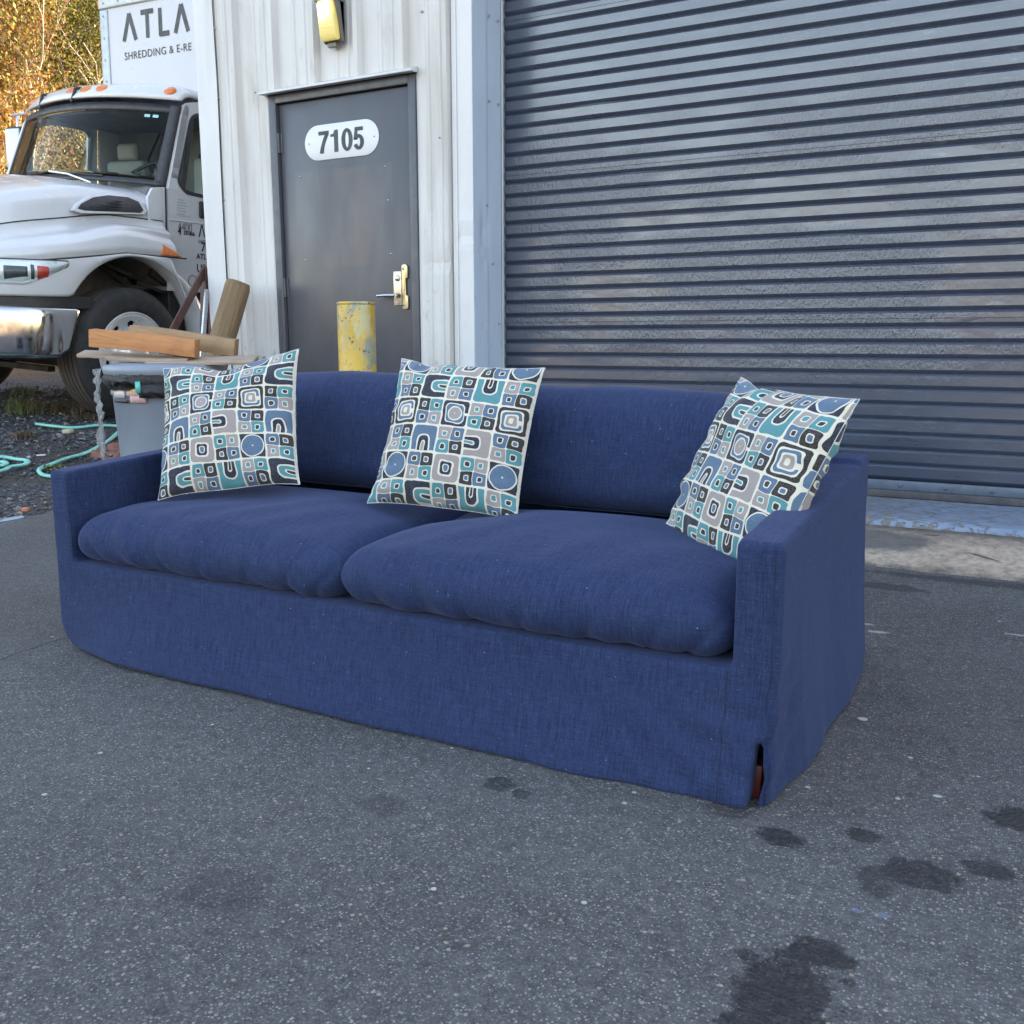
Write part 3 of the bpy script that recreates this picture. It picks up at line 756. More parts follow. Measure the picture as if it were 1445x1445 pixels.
M_SEAM = paint("navy_seam_thread", (.008, .012, .032), .9)
M_WOOD_LEG = paint("dark_red_wood", (.10, .015, .010), .4, .2, 10)

sofa = empty("sofa", (-1.41, 2.25, 0), 'navy blue slipcovered two-seat sofa standing on the asphalt', 'sofa')
FY = 1.745
def flare(x):
    return (.014 + .044 * ss(-2.46, -2.15, x)) * (1 - .45 * ss(-.85, -.50, x))
def side_wave(y):
    return np.interp(y, [1.74, 1.84, 1.93, 2.05, 2.14, 2.24, 2.36, 2.60, 2.76], [.0, .010, .038, .044, .034, .036, .048, .045, .028])
def drape(V):
    """hang of the slipcover skirt, as a displacement of points"""
    V = V.copy(); x, y, z = V[:,0], V[:,1], V[:,2]
    k = np.clip(1 - z / .27, 0, 1) ** 1.4
    fr = (y < 1.80) & (x < -.39)
    wav = .004 * np.sin(x * 9 + 1) + .002 * np.sin(x * 23)
    V[:,1] -= np.where(fr, k * (flare(x) + wav * k), 0)
    # wrinkles running from the bottom right corner
    w = np.sin((z * 62 + (x + .4) * 26 + 1.5 * np.sin(x * 11))) * ss(-.85, -.5, x) * ss(.27, .14, z) * .0035
    w2 = np.sin((z * 95 + (x + .4) * 10)) * ss(-.62, -.44, x) * ss(.24, .16, z) * ss(.03, .12, z) * .003
    V[:,1] -= np.where(fr, w + w2, 0)
    ks = np.clip(1 - z / .42, 0, 1) ** 1.5
    sr = x > -.41
    V[:,0] += np.where(sr, ks * side_wave(y), 0)
    V[:,0] += np.where(sr, np.sin(z * 60 - y * 34) * ss(2.0, 1.8, y) * ss(.33, .2, z) * .003, 0)
    kl = np.clip(1 - z / .10, 0, 1) ** 2
    V[:,0] += kl * .040 * ss(-2.30, -2.44, x)
    V[:,1] += kl * .02 * ss(-2.3, -2.44, x) * (y < 1.9)
    # soft arm tops and general unevenness
    P = V * np.array([3.0, 3.0, 3.0])
    V[:,0] += vnoise(P, 21) * .0045; V[:,1] += vnoise(P, 22) * .0045 + vnoise(V * 9, 23) * .0018
    V[:,2] += vnoise(P, 24) * .004 * ss(.2, .5, z) + vnoise(V * 14, 25) * .0015 * ss(.4, .5, z)
    return V
def vox_body():
    b = MB()
    b.prism([(-2.44, .016), (-.416, .004), (-.410, .12), (-.3945, .185), (-.3785, .185), (-.3785, .272), (-2.44, .272)], 1, FY, 1.80)
    b.box((-2.43, 1.87, .015), (-.39, 2.74, .27)); b.box((-2.43, 1.79, .15), (-.39, 1.90, .27)); b.box((-2.43, 1.79, .015), (-.48, 1.90, .27))
    b.box((-.3935, FY + .004, .006), (-.3785, 1.90, .195))
    za = lambda e: [(FY, .20), (FY, .527), (1.95, .537), (2.76, .578), (2.76, .20)]
    b.prism(za(0), 0, -.468, -.378); b.box((-.468, 1.87, .012), (-.378, 2.76, .21))
    b.prism([(FY, .012), (FY, .532), (1.95, .545), (2.76, .585), (2.76, .012)], 0, -2.444, -2.366)
    b.box((-2.44, 2.62, .012), (-.38, 2.76, .585)); b.box((-2.37, 2.60, .4), (-.47, 2.72, .66))
    o = b.build("sofa_body", None)
    m = o.modifiers.new("r", 'REMESH'); m.mode = 'VOXEL'; m.voxel_size = .0066
    s_ = o.modifiers.new("s", 'SMOOTH'); s_.factor = .5; s_.iterations = 9
    dg = bpy.context.evaluated_depsgraph_get(); me = bpy.data.meshes.new_from_object(o.evaluated_get(dg))
    bpy.data.objects.remove(o)
    return me
me = vox_body()
n = len(me.vertices); co = np.empty(n * 3); me.vertices.foreach_get('co', co); co = drape(co.reshape(-1, 3))
me.vertices.foreach_set('co', co.ravel()); me.update()
nr = np.empty(n * 3); me.vertex_normals.foreach_get('vector', nr); nr = nr.reshape(-1, 3)
fv = np.array([p.vertices[:] for p in me.polygons if len(p.vertices) == 4])
ctr = co[fv].mean(1)
arm_r = (ctr[:,0] > -.466) & ~((ctr[:,1] < 1.80) & (ctr[:,2] < .27) & (ctr[:,0] < -.39)); arm_l = ctr[:,0] < -2.368
back_ = (ctr[:,1] > 2.58) & ~arm_r & ~arm_l; front = ~(arm_r | arm_l | back_)
for nm, msk in (("arm", arm_l), ("arm", arm_r), ("back_panel", back_), ("front_skirt", front)):
    f = fv[msk]; ids, inv = np.unique(f, return_inverse=True); f2 = inv.reshape(-1, 4)
    m2 = bpy.data.meshes.new(nm)
    m2.vertices.add(len(ids)); m2.vertices.foreach_set('co', co[ids].ravel())
    m2.loops.add(len(f2) * 4); m2.loops.foreach_set('vertex_index', f2.ravel().astype(np.int32))
    m2.polygons.add(len(f2)); m2.polygons.foreach_set('loop_start', np.arange(0, len(f2) * 4, 4, dtype=np.int32))
    m2.update(calc_edges=True); m2.polygons.foreach_set('use_smooth', [True] * len(f2))
    m2.normals_split_custom_set_from_vertices(nr[ids].tolist())
    link(nm, m2, M_FAB, sofa, True)
bpy.data.meshes.remove(me)

def softbox(x0, x1, y0, y1, z0, z1, r, step, crown=0.0, crown_b=0.0):
    """rounded box as a welded grid; crown lifts the top middle"""
    h = np.array([(x1-x0)/2, (y1-y0)/2, (z1-z0)/2]); c = np.array([(x0+x1)/2, (y0+y1)/2, (z0+z1)/2])
    ns = [max(4, int(2 * k / step)) for k in h]
    idx = {}; V = []; F = []
    def vid(i, j, k):
        if (i, j, k) not in idx:
            idx[(i, j, k)] = len(V); V.append((i / ns[0] * 2 - 1, j / ns[1] * 2 - 1, k / ns[2] * 2 - 1))
        return idx[(i, j, k)]
    for ax in range(3):
        a, b_ = [q for q in range(3) if q != ax]
        for side in (0, ns[ax]):
            for i in range(ns[a]):
                for j in range(ns[b_]):
                    q = []
                    for di, dj in ((0,0),(1,0),(1,1),(0,1)):
                        t3 = [0,0,0]; t3[ax] = side; t3[a] = i + di; t3[b_] = j + dj; q.append(vid(*t3))
                    if (side == 0) != (ax == 1): q = q[::-1]
                    F.append(q)
    V = np.array(V) * h
    rr_ = np.minimum(r, h * .999) if not hasattr(r, '__len__') else np.array(r)
    inner = np.clip(V, -(h - rr_), h - rr_); d = (V - inner) / rr_
    L = np.linalg.norm(d, axis=1, keepdims=True); L[L == 0] = 1
    mx = np.abs(d).max(1, keepdims=True)
    d = np.where(L > 1e-9, d / L * np.maximum(mx, 0), d)
    V = inner + d * rr_
    u, v_ = V[:,0] / h[0], V[:,1] / h[1]
    cr = (1 - np.abs(u) ** 2.6) * (1 - np.abs(v_) ** 2.2)
    V[:,2] += np.where(V[:,2] > 0, crown * cr * (V[:,2] / h[2]), crown_b * cr * (V[:,2] / h[2]))
    return V + c, F

# seat cushions, plump and slightly bulging over the front rail
def puckers(V, c0, seed, front_y):
    """gathered folds where the filling pulls at the lower front edge and the corners"""
    x, y, z = V[:,0], V[:,1], V[:,2]
    fr = ss(front_y + .16, front_y + .01, y)
    p = np.stack([x * 16 + z * 9, z * 3, y * 0 + seed], 1)
    V[:,1] += fr * vnoise(p, seed) * .009
    V[:,2] += fr * vnoise(np.stack([x * 26, y * 4, z * 0], 1), seed + 1) * .0045 * ss(.40, .29, z)
    q = np.stack([x * 5, y * 5, z * 5], 1)
    V[:,2] += vnoise(q, seed + 2) * .006 * ss(.3, .42, z)
    V[:,1] += vnoise(q * 1.3, seed + 3) * .005
    dg_ = np.sin((x * 38 - y * 22 + 2 * vnoise(q * .8, seed + 5))) * .0016 * ss(.35, .45, z)
    V[:,2] += dg_ * ss(front_y + .5, front_y + .1, y)
    # a few sharp pulled creases fanning from the lower front and the arm corner
    for cx_, sl, wd, dp in ((c0 + .40, .9, .010, .008), (c0 + .31, .5, .008, .006), (c0 - .12, -.4, .010, .007), (c0 + .02, .3, .008, .007), (c0 - .36, -.8, .010, .006), (c0 + .17, .6, .007, .005)):
        dd_ = (x - cx_) - sl * (z - .30); f_ = np.exp(-(dd_ / wd) ** 2) * fr * ss(.41, .33, z)
        V[:,1] += f_ * dp; V[:,2] += f_ * dp * .4
    return V
for i, (xa, xb) in enumerate(((-2.370, -1.408), (-1.424, -.466))):
    V, F = softbox(xa, xb, 1.742, 2.44, .268, .405, (.07, .075, .067), .0115, crown=.052, crown_b=0)
    x, y, z = V[:,0].copy(), V[:,1].copy(), V[:,2].copy()
    cxm = (xa + xb) / 2; u = (x - cxm) / ((xb - xa) / 2)
    V[:,1] -= ss(2.1, 1.75, y) * (1 - np.abs(u) ** 3) * .016          # front bows outward
    V[:,2] += ss(2.44, 1.9, y) * .004
    V[:,2] -= ss(1.95, 1.742, y) * ss(.30, .40, z) * .012 * np.abs(u) ** 4
    if i == 1: V[:,0] -= ss(-1.25, -1.42, x) * ss(2.0, 1.76, y) * .016 * ss(.27, .34, z)
    for px_, py_, rx_, ry_ in ((-2.03, 2.03, .24, .10), (-1.38, 2.16, .24, .09), (-.63, 2.13, .20, .14)):   # dents under the pillows
        V[:,2] -= .016 * np.exp(-((x - px_) / rx_) ** 4 - ((y - py_) / ry_) ** 2) * (z > .35)
    V = puckers(V, cxm, 40 + 10 * i, 1.74)
    link("seat_cushion", mesh("seat_cushion", V, F, True), M_FAB, sofa, True)
# long back cushion
V, F = softbox(-2.363, -.475, 2.372, 2.60, .425, .765, (.10, .09, .085), .0125)
x, y, z = V[:,0].copy(), V[:,1].copy(), V[:,2].copy()
k = ss(.45, .78, z)
V[:,1] += (z - .43) * .20
V[:,2] += k * np.interp(x, [-2.36, -2.0, -1.3, -.8, -.48], [.018, .030, .0, -.014, -.03])
V[:,1] -= (1 - ((z - .6) / .17) ** 2).clip(0, 1) * .022 * (y < 2.5)
V[:,1] += vnoise(V * 3.5, 61) * .008; V[:,2] += vnoise(V * 4.0, 62) * .008 * k
V[:,1] += vnoise(V * np.array([4, 6, 20]), 63) * .0035
link("back_cushion", mesh("back_cushion", V, F, True), M_FAB, sofa, True)
# seams
def seam(pts, r=.0011, nm="seam"):
    MB().tube(drape_pts(pts), r, 6).build(nm, M_SEAM, sofa, True, fix=False)
def drape_pts(pts): return drape(np.array(pts, float))
def seg(p, q, n=30): return [tuple(np.array(p) * (1 - k / n) + np.array(q) * k / n) for k in range(n + 1)]
seam(seg((-.474, FY + .0005, .268), (-.474, FY + .0005, .014)))
seam(seg((-.3935, FY + .0005, .515), (-.3935, FY + .0005, .20)))
seam([(x_, FY + .0008, .048) for x_ in np.linspace(-2.38, -.43, 120)], .0010)
seam(seg((-2.370, FY + .003, .515), (-2.368, FY + .003, .285)))
MB().tube([(-2.30 + .07 * k, 2.373 + .006 * math.sin(k), .447 - .0005 * k) for k in range(26)], .0012, 6).build("seam", M_SEAM, sofa, True, fix=False)
for x, y in ((-.428, 1.792), (-2.25, 1.86), (-.445, 2.66), (-2.3, 2.66)):
    b = MB(); b.prism([(x - .022, .0065), (x + .022, .0065), (x + .025, .075), (x - .025, .075)], 1, y - .022, y + .022); b.build("leg", M_WOOD_LEG, sofa, True, bevel=.003)

# ------------------------------------------------------------------ printed pillows
def pattern_image(n=1280):
    """screen-printed retro geometric print: a 4 by 4 repeat of big motifs and 2x2 small squares, painted from distance fields"""
    g_ = (np.arange(n) + .5) / n * 4
    U, Vv = np.meshgrid(g_, g_)
    def tn(fx, fy, ph): return np.sin(2*np.pi*(fx*U/4 + ph)) * np.cos(2*np.pi*(fy*Vv/4 + ph*1.7))
    wu = .020*tn(6, 5, .1) + .004*tn(15, 13, .6) + .003*tn(19, 5, .3); wv = .020*tn(5, 6, .4) + .004*tn(13, 16, .2) + .003*tn(5, 18, .9)
    Uw, Vw = (U + wu) % 4, (Vv + wv) % 4
    ci, ri = np.floor(Uw).astype(int) % 4, np.floor(Vw).astype(int) % 4
    p, q = Uw - np.floor(Uw), Vw - np.floor(Vw)
    W = np.array([.81, .785, .715]); NV = np.array([.06, .085, .17]); BL = np.array([.29, .385, .48]); TE = np.array([.27, .50, .52]); GR = np.array([.57, .53, .51]); BR = np.array([.12, .105, .09])
    img = np.ones((n, n, 3)) * W
    aa = 4 / n * 1.0
    def paint_(sdf, colr, msk):
        a = np.clip(.5 - sdf / aa, 0, 1)[..., None] * msk[..., None]
        img[:] = img * (1 - a) + colr * a
    def rb(x0, x1, y0, y1, r=.08, pp=None, qq=None):
        P_ = p if pp is None else pp; Q_ = q if qq is None else qq
        dx = np.abs(P_ - (x0+x1)/2) - (x1-x0)/2 + r; dy = np.abs(Q_ - (y0+y1)/2) - (y1-y0)/2 + r
        return np.hypot(np.maximum(dx, 0), np.maximum(dy, 0)) + np.minimum(np.maximum(dx, dy), 0) - r
    def circ(r): return np.hypot(p - .5, q - .5) - r
    def horseshoe(c1, c2, c3, rot, msk):
        a, b_ = p, q
        if rot == 1: a, b_ = 1 - q, p            # opening up
        if rot == 2: a, b_ = q, p                # opening down
        if rot == 3: a, b_ = 1 - p, q            # opening left
        f = lambda x0, y0, r: rb(x0, 1.3, y0, 1 - y0, r, a, b_)
        end = .955 - a                              # clip at the open end
        cl = lambda s_: np.maximum(s_, -end)
        paint_(cl(f(.04, .04, .14)), c1, msk); paint_(cl(f(.36, .24, .20)), W, msk); paint_(cl(f(.42, .30, .15)), c2, msk)
        paint_(cl(f(.60, .42, .09)), W, msk); paint_(cl(f(.65, .455, .05)), c3, msk)
    def cell(r, c): return ((ri == r) & (ci == c)).astype(float)
    m = cell(0, 0); paint_(rb(.035, .965, .035, .965, .04), NV, m); paint_(circ(.45), W, m); paint_(circ(.405), BL, m); paint_(circ(.032), W, m)
    m = cell(0, 2); paint_(rb(.03, .97, .03, .97, .16), GR, m); paint_(rb(.22, .78, .22, .78, .14), W, m); paint_(rb(.29, .71, .28, .72, .11), NV, m); paint_(rb(.38, .62, .36, .64, .09), W, m); paint_(rb(.42, .58, .39, .61, .06), BL, m)
    m = cell(2, 0); paint_(rb(.03, .97, .03, .97, .12), BR, m); paint_(rb(.13, .87, .13, .87, .12), W, m); paint_(rb(.18, .82, .18, .82, .13), BL, m)
    paint_(rb(.27, .73, .27, .73, .09), W, m); paint_(rb(.6, .86, .44, .60, .02), W, m); paint_(rb(.33, .67, .32, .68, .08), GR, m); paint_(rb(.42, .56, .40, .60, .05), W, m)
    m = cell(2, 2); paint_(rb(.03, .97, .03, .97, .10), NV, m); paint_(rb(.8, 1.1, .46, .56, .01), W, m); paint_(rb(.13, .86, .13, .87, .16), W, m); paint_(rb(.17, .82, .17, .83, .15), BL, m); paint_(circ(.27), W, m); paint_(circ(.225), GR, m); paint_(circ(.022), W, m)
    horseshoe(NV, TE, BR, 0, cell(1, 1)); horseshoe(TE, NV, BR, 1, cell(1, 3)); horseshoe(BL, NV, GR, 2, cell(3, 1)); horseshoe(GR, NV, TE, 3, cell(3, 3))
    inner = {0: BL, 1: TE, 2: (BR * .6 + NV * .4), 3: BR}; cols = {0: BR, 1: GR, 2: TE, 3: BL}
    Q = {(0, 1): (3, 0, 1, 2), (0, 3): (2, 1, 0, 3), (1, 0): (1, 2, 3, 0), (1, 2): (2, 0, 1, 3), (2, 1): (0, 2, 3, 1), (2, 3): (1, 3, 2, 0), (3, 0): (3, 0, 1, 2), (3, 2): (1, 3, 2, 0)}
    for (r, c), k4 in Q.items():
        m = cell(r, c)
        for k, (cx, cy) in enumerate(((.26, .26), (.74, .26), (.26, .74), (.74, .74))):
            paint_(rb(cx-.229, cx+.229, cy-.229, cy+.229, .06), cols[k4[k]], m)
            paint_(rb(cx-.103, cx+.103, cy-.107, cy+.107, .06), W, m); paint_(rb(cx-.070, cx+.070, cy-.076, cy+.076, .045), inner[k4[k]], m)
    px = np.ones((n, n, 4), dtype=np.float32); px[..., :3] = img[::-1]
    im = bpy.data.images.new("retro_print", n, n); im.pixels.foreach_set(px.ravel()); im.update(); im.pack()
    return im
t = NT("retro_printed_cotton")
uv = t.n.new('ShaderNodeTexCoord').outputs['UV']
im = t.n.new('ShaderNodeTexImage'); im.image = pattern_image(); im.extension = 'REPEAT'; t.l(uv, im.inputs[0])
c = t.mix(t.rng(t.noise(380, 2), .35, .65, 0, .16), im.outputs[0], (.35, .35, .36))
t.base(c); t.set(Roughness=.85, Sheen_Weight=.15, Specular_IOR_Level=.2)
b1 = t.bump(t.noise(9, 4, .6), .008, .6)
t.bump(t.noise(420, 2), .0010, .8, b1)
M_PRINT = t.m
M_PIPE = paint("cream_edge_cotton", (.55, .55, .53), .85, .3, 30, dirt=(.08, .22, .25), dirt_amt=.8)

def rotm(a, b_, c_):
    return (Matrix.Rotation(c_, 3, 'Z') @ Matrix.Rotation(a, 3, 'X') @ Matrix.Rotation(b_, 3, 'Y'))
def pillow(ctr, ang, s, u0, v0, label, seed, shape, span=5.5, bot=None):
    N = 84; T = .072
    root = empty("throw_pillow", tuple(ctr), label, 'pillow', 'patterned pillows on the sofa')
    R = np.array(rotm(*[math.radians(q) for q in ang]))
    g_ = np.linspace(-1, 1, N); g_ = np.sign(g_) * np.abs(g_) ** .85
    U, Vv = np.meshgrid(g_, g_); U = U.ravel(); Vv = Vv.ravel()
    def surf(side):
        ex = 1 - .055 * (1 - np.abs(Vv) ** 3.0) ; ez = 1 - .055 * (1 - np.abs(U) ** 3.0)
        X = s / 2 * U * ex; Zz = s / 2 * Vv * ez
        prof_ = (np.clip(1 - np.abs(U) ** 2.6, 0, 1) * np.clip(1 - np.abs(Vv) ** 2.6, 0, 1)) ** .55
        Yy = side * T * prof_
        q = np.stack([X * 9, Zz * 9, np.full_like(X, seed + side * 3)], 1)
        rim = np.clip(np.maximum(np.abs(U), np.abs(Vv)), 0, 1) ** 3
        Yy = Yy + (vnoise(q, seed) * .010 + (1 - np.abs(vnoise(q * np.array([.7, .45, 1]), seed + 9))) ** 8 * .006 * side) * prof_ ** .5
        # puckers radiating in from the seam
        pk = vnoise(np.stack([X * 46, Zz * 7, X * 0 + seed], 1), seed + 1) * ss(.55, .95, np.abs(Vv)) + vnoise(np.stack([Zz * 46, X * 7, X * 0], 1), seed + 2) * ss(.55, .95, np.abs(U))
        Yy = Yy + side * pk * .009 * np.clip(prof_ * 3, 0, 1)
        X = X + vnoise(q * .8, seed + 4) * .004; Zz = Zz + vnoise(q * .8, seed + 5) * .004
        X, Yy, Zz = shape(U, Vv, X, Yy, Zz)
        return np.stack([X, Yy, Zz], 1)
    A = surf(-1); B = surf(1)
    V = np.concatenate([A, B]); V = V @ R.T
    F = []
    for j in range(N - 1):
        for i in range(N - 1):
            a = j * N + i; F.append((a, a + 1, a + N + 1, a + N)); a += N * N; F.append((a, a + N, a + N + 1, a + 1))
    me = mesh("cover", V, F, True)
    bm = bmesh.new(); bm.from_mesh(me); uvl = bm.loops.layers.uv.new("UVMap"); bm.verts.ensure_lookup_table()
    UU = np.concatenate([U, -U]); VV = np.concatenate([Vv, Vv])
    for f in bm.faces:
        for l in f.loops:
            k = l.vert.index
            l[uvl].uv = ((u0 + (UU[k] + 1) / 2 * span) / 4, 1 - (v0 + (1 - VV[k]) / 2 * span) / 4)
    bmesh.ops.remove_doubles(bm, verts=bm.verts, dist=.0004)
    bm.to_mesh(me); bm.free()
    link("cover", me, M_PRINT, root)
    # sewn edge
    idx = [i for i in range(N)] + [j * N + N - 1 for j in range(1, N)] + [(N-1) * N + i for i in range(N-2, -1, -1)] + [j * N for j in range(N-2, 0, -1)]
    loop = [tuple(V[k]) for k in idx]; loop.append(loop[0])
    MB().tube(loop, .0011, 6, caps=False).build("edge_seam", M_PIPE, root, fix=False)
    return root
def shp_left(U, V, X, Y, Z):
    d = np.exp(-((U + .02) / .34) ** 2) * ss(.2, 1, V)
    Z = Z - d * .030; Z = Z + ss(.55, 1, U) * ss(.3, 1, V) * .006
    Y = Y - d * .008
    return X, Y, Z
def shp_mid(U, V, X, Y, Z):
    d = np.exp(-((U + .55) / .18) ** 2) * ss(.6, 1, V)
    Z = Z - d * .010; Y = Y + .006 * d
    X = X - ss(-.6, -1, V) * ss(-.5, -1, U) * .010
    return X, Y, Z
def shp_right(U, V, X, Y, Z):
    d = np.exp(-((U + .55) / .2) ** 2) * ss(.6, 1, V)
    Z = Z - d * .014
    fold = ss(-.55, -1, V) * ss(.2, 1, U)
    X = X - fold * .02; Z = Z + fold * .02
    return X, Y, Z
pillow((-2.09, 2.100, .648), (-27.2, -7.9, 20.7), .428, .52, .42, 'patterned pillow leaning by the left arm of the sofa, its top edge dented', 3, shp_left, 5.5)
pillow((-1.379, 2.230, .634), (-23.9, 3.2, 10.1), .432, 3.62, .36, 'patterned pillow in the middle of the sofa, over the gap between the seat cushions', 13, shp_mid, 5.4)
pillow((-.554, 2.180, .590), (-26.0, 4.3, -39.6), .440, 3.62, .34, 'patterned pillow tilted against the right arm of the sofa', 23, shp_right, 5.5)
# ------------------------------------------------------------------ box truck
# local frame: x across (0 = outer face of the near front wheel, negative away from the building), y backwards, z up
M_WHITE = paint("white_truck_paint", (.54, .55, .57), .20, .03, 2.0, dirt=(.42, .41, .39), dirt_amt=.22)
M_WHITE.node_tree.nodes['Principled BSDF'].inputs['Coat Weight'].default_value = .4
M_WHITE.node_tree.nodes['Principled BSDF'].inputs['Coat Roughness'].default_value = .08
M_CHROME = paint("chrome_bumper", (.50, .50, .51), .10, .05, 3, metal=1.0)
M_BLACKP = paint("black_trim_plastic", (.02, .02, .022), .45, .2, 8, dirt=(.07, .065, .06), dirt_amt=.4)
M_CHASSIS = paint("greasy_chassis", (.018, .016, .015), .75, .3, 5, dirt=(.06, .045, .035), dirt_amt=.6, bump=.004)
M_TYRE = paint("tyre_rubber", (.022, .022, .024), .75, .25, 6, dirt=(.075, .065, .055), dirt_amt=.5)
M_TREAD = paint("worn_tread", (.065, .056, .048), .85, .25, 9)
M_ALU = paint("polished_aluminium", (.78, .78, .78), .34, .05, 8, dirt=(.45, .44, .42), dirt_amt=.2, metal=.35)
M_INT = paint("grey_cab_interior", (.15, .155, .15), .7, .15, 4)
M_INT2 = paint("pale_vinyl_seat", (.28, .28, .26), .6, .1, 4)
M_LINER = paint("dusty_wheel_well", (.20, .185, .155), .85, .3, 6, dirt=(.05, .04, .03), dirt_amt=.8, bump=.01, bump_scale=9)
M_AMBER = paint("amber_marker_lens", (.62, .16, .03), .2, .1, 40)
M_REDL = paint("red_orange_reflector", (.62, .06, .03), .25, .1, 10)
t = NT("tinted_windscreen_glass"); t.base((.80, .88, .87)); t.set(Roughness=.01, Transmission_Weight=1.0, IOR=1.12, Specular_IOR_Level=.8); M_GLASS = t.m
t = NT("clear_lamp_glass"); t.base((.9, .96, .98)); t.set(Roughness=.03, Transmission_Weight=1.0, IOR=1.2); M_LAMPGL = t.m
t = NT("mirror_glass"); t.base((.8, .8, .8)); t.set(Roughness=.02, Metallic=1.0); M_MIRROR = t.m
truck = empty("box_truck", (-6.16, 5.20, .275), 'white box truck with a chrome bumper parked on gravel beside the warehouse', 'truck')
truck.rotation_euler = (0, math.radians(3.5), 0)
def noselimit(x):
    u = min(abs(x + 1.17) / 1.17, 1.0); return -.42 - .75 * math.sqrt(max(0, 1 - u ** 4))
def plan(s):
    """s in 0..1 : from the back of the near fender, round the nose to the far side; returns (x, y)"""
    if s < .18: return (0.0, .56 - (s / .18) * 1.0)
    if s > .82: return (-2.34, -.44 + ((s - .82) / .18) * 1.0)
    a = (s - .18) / .64 * math.pi
    c_, s_ = math.cos(a), math.sin(a)
    return (-1.17 + 1.17 * math.copysign(abs(c_) ** .5, c_), -.44 - .73 * abs(s_) ** .8)
def z_seam(x, y): return 1.255 - .14 * max(0, -y - .05)
ARC_Y, ARC_Z, ARC_R = .03, .585, .655
def z_low(y):
    d = ARC_R ** 2 - (y - ARC_Y) ** 2
    base_ = .925 - .03 * max(0, -y - .45)
    if d <= 0: return base_ if y < 0 else .60
    return max(base_ if y < 0 else .60, ARC_Z + math.sqrt(d))
# lower fenders and nose
NS = 150; NV = 12; V = []; 
for j in range(NV + 1):
    for i in range(NS + 1):
        s = i / NS; x, y = plan(s); zs = z_seam(x, y) - max(0, y - .37) * 2.0; zl = min(z_low(y), zs - .004)
        v = j / NV; V.append((x + (.012 if x > -1.17 else -.012) * math.sin(v * math.pi), y - .01 * math.sin(v * math.pi), zl + (zs - zl) * v))
F = [(j*(NS+1)+i, j*(NS+1)+i+1, (j+1)*(NS+1)+i+1, (j+1)*(NS+1)+i) for j in range(NV) for i in range(NS)]
thick(link("front_fender", mesh("front_fender", V, F, True), M_WHITE, truck), .012, 0)
# rolled lip of the wheel arch, running down behind the wheel
for xs_ in (0.0, -2.34):
    sg = -1 if xs_ == 0 else 1
    A = []; Bp = []
    for k in range(40):
        a = math.radians(147 - 165 * k / 39); A.append((ARC_Y + ARC_R * math.cos(a), ARC_Z + ARC_R * math.sin(a)))
        rr2 = ARC_R + .008 + .052 * float(ss(70, 30, math.degrees(a))); Bp.append((ARC_Y + rr2 * math.cos(a), ARC_Z + rr2 * math.sin(a)))
    V = []; F = []
    for k in range(40): V += [(xs_ + sg * .16, A[k][0], A[k][1]), (xs_ - sg * .002, A[k][0], A[k][1]), (xs_ - sg * .004, Bp[k][0], Bp[k][1]), (xs_ + sg * .12, Bp[k][0] + .01, Bp[k][1])]
    F = [(4*k+m_, 4*k+m_+1, 4*k+m_+5, 4*k+m_+4) for k in range(39) for m_ in range(3)]
    link("arch_lip", mesh("arch_lip", V, F, True), M_WHITE, truck)
# hood: lofted sections
def hood_pt(c, y):
    """c: 0..1 from near seam over the top to the far seam"""
    side = 1 if c <= .5 else -1; k = c * 2 if c <= .5 else (1 - c) * 2
    t_ = max(0.0, (-y - .05)) / 1.05; d1 = .36 * t_ ** 1.9; d2 = .10 * t_ ** 1.6
    arch = .5 + .5 * math.cos(min(1, abs((y - .0) / .62)) * math.pi)
    zs = z_seam(0, y)
    pts = [(0.0, 0.0, zs), (.10, .012, zs + .05), (.22, -.015, zs + .10 + .035 * arch), (.32, -.09, zs + .155 + .05 * arch - d2 * .3), (.40, -.17, zs + .185 + .035 * arch - d2 * .4), (.46, -.225, zs + .225 - d2 * .5),
           (.50, -.245, zs + .275 - d2 * .6), (.60, -.285, 1.64 - d1 * .75), (.70, -.36, 1.73 - d1 * .9), (.80, -.52, 1.775 - d1 * 1.0), (.90, -.80, 1.815 - d1 * 1.05), (1.0, -1.17, 1.835 - d1 * 1.1)]
    K = [p[0] for p in pts]; xx = float(np.interp(k, K, [p[1] for p in pts])) + float(ss(-.35, .42, y)) * .115 * float(ss(.25, .42, k)) * float(ss(1.0, .72, k)); zz = float(np.interp(k, K, [p[2] for p in pts]))
    if side < 0: xx = -2.34 - xx
    # pull the section in to the plan curve at the nose
    lim = noselimit(xx); yy = y
    if y < -.42:
        f = min(1.0, (-.44 - y) / .72) if y < -.44 else 0.0
        xs1, ys1 = plan(.18 + .32 * f) if f > 0 else (0.0, y)
        xx = -1.17 + (xx + 1.17) * max(.001, (xs1 + 1.17) / 1.17); yy = ys1
        zs1 = z_seam(0, ys1); zz = zs1 + (zz - zs + 0.0) * (1 - f ** 3.0)
    yy += .10 * (1 - ((xx + 1.17) / 1.17) ** 2) * (-1) * ss(.1, .5, y) * 2.0 * .5 if y > .1 else 0
    return (xx, float(yy), zz)
NC, NY = 90, 44; V = []
for j in range(NY + 1):
    for i in range(NC + 1): V.append(hood_pt(i / NC, -1.16 + (1.16 + .44) * j / NY))
F = [(j*(NC+1)+i, j*(NC+1)+i+1, (j+1)*(NC+1)+i+1, (j+1)*(NC+1)+i) for j in range(NY) for i in range(NC)]
hood = link("hood", mesh("hood", V, F, True), M_WHITE, truck)
sb = hood.modifiers.new("s", 'SMOOTH'); sb.factor = .5; sb.iterations = 3
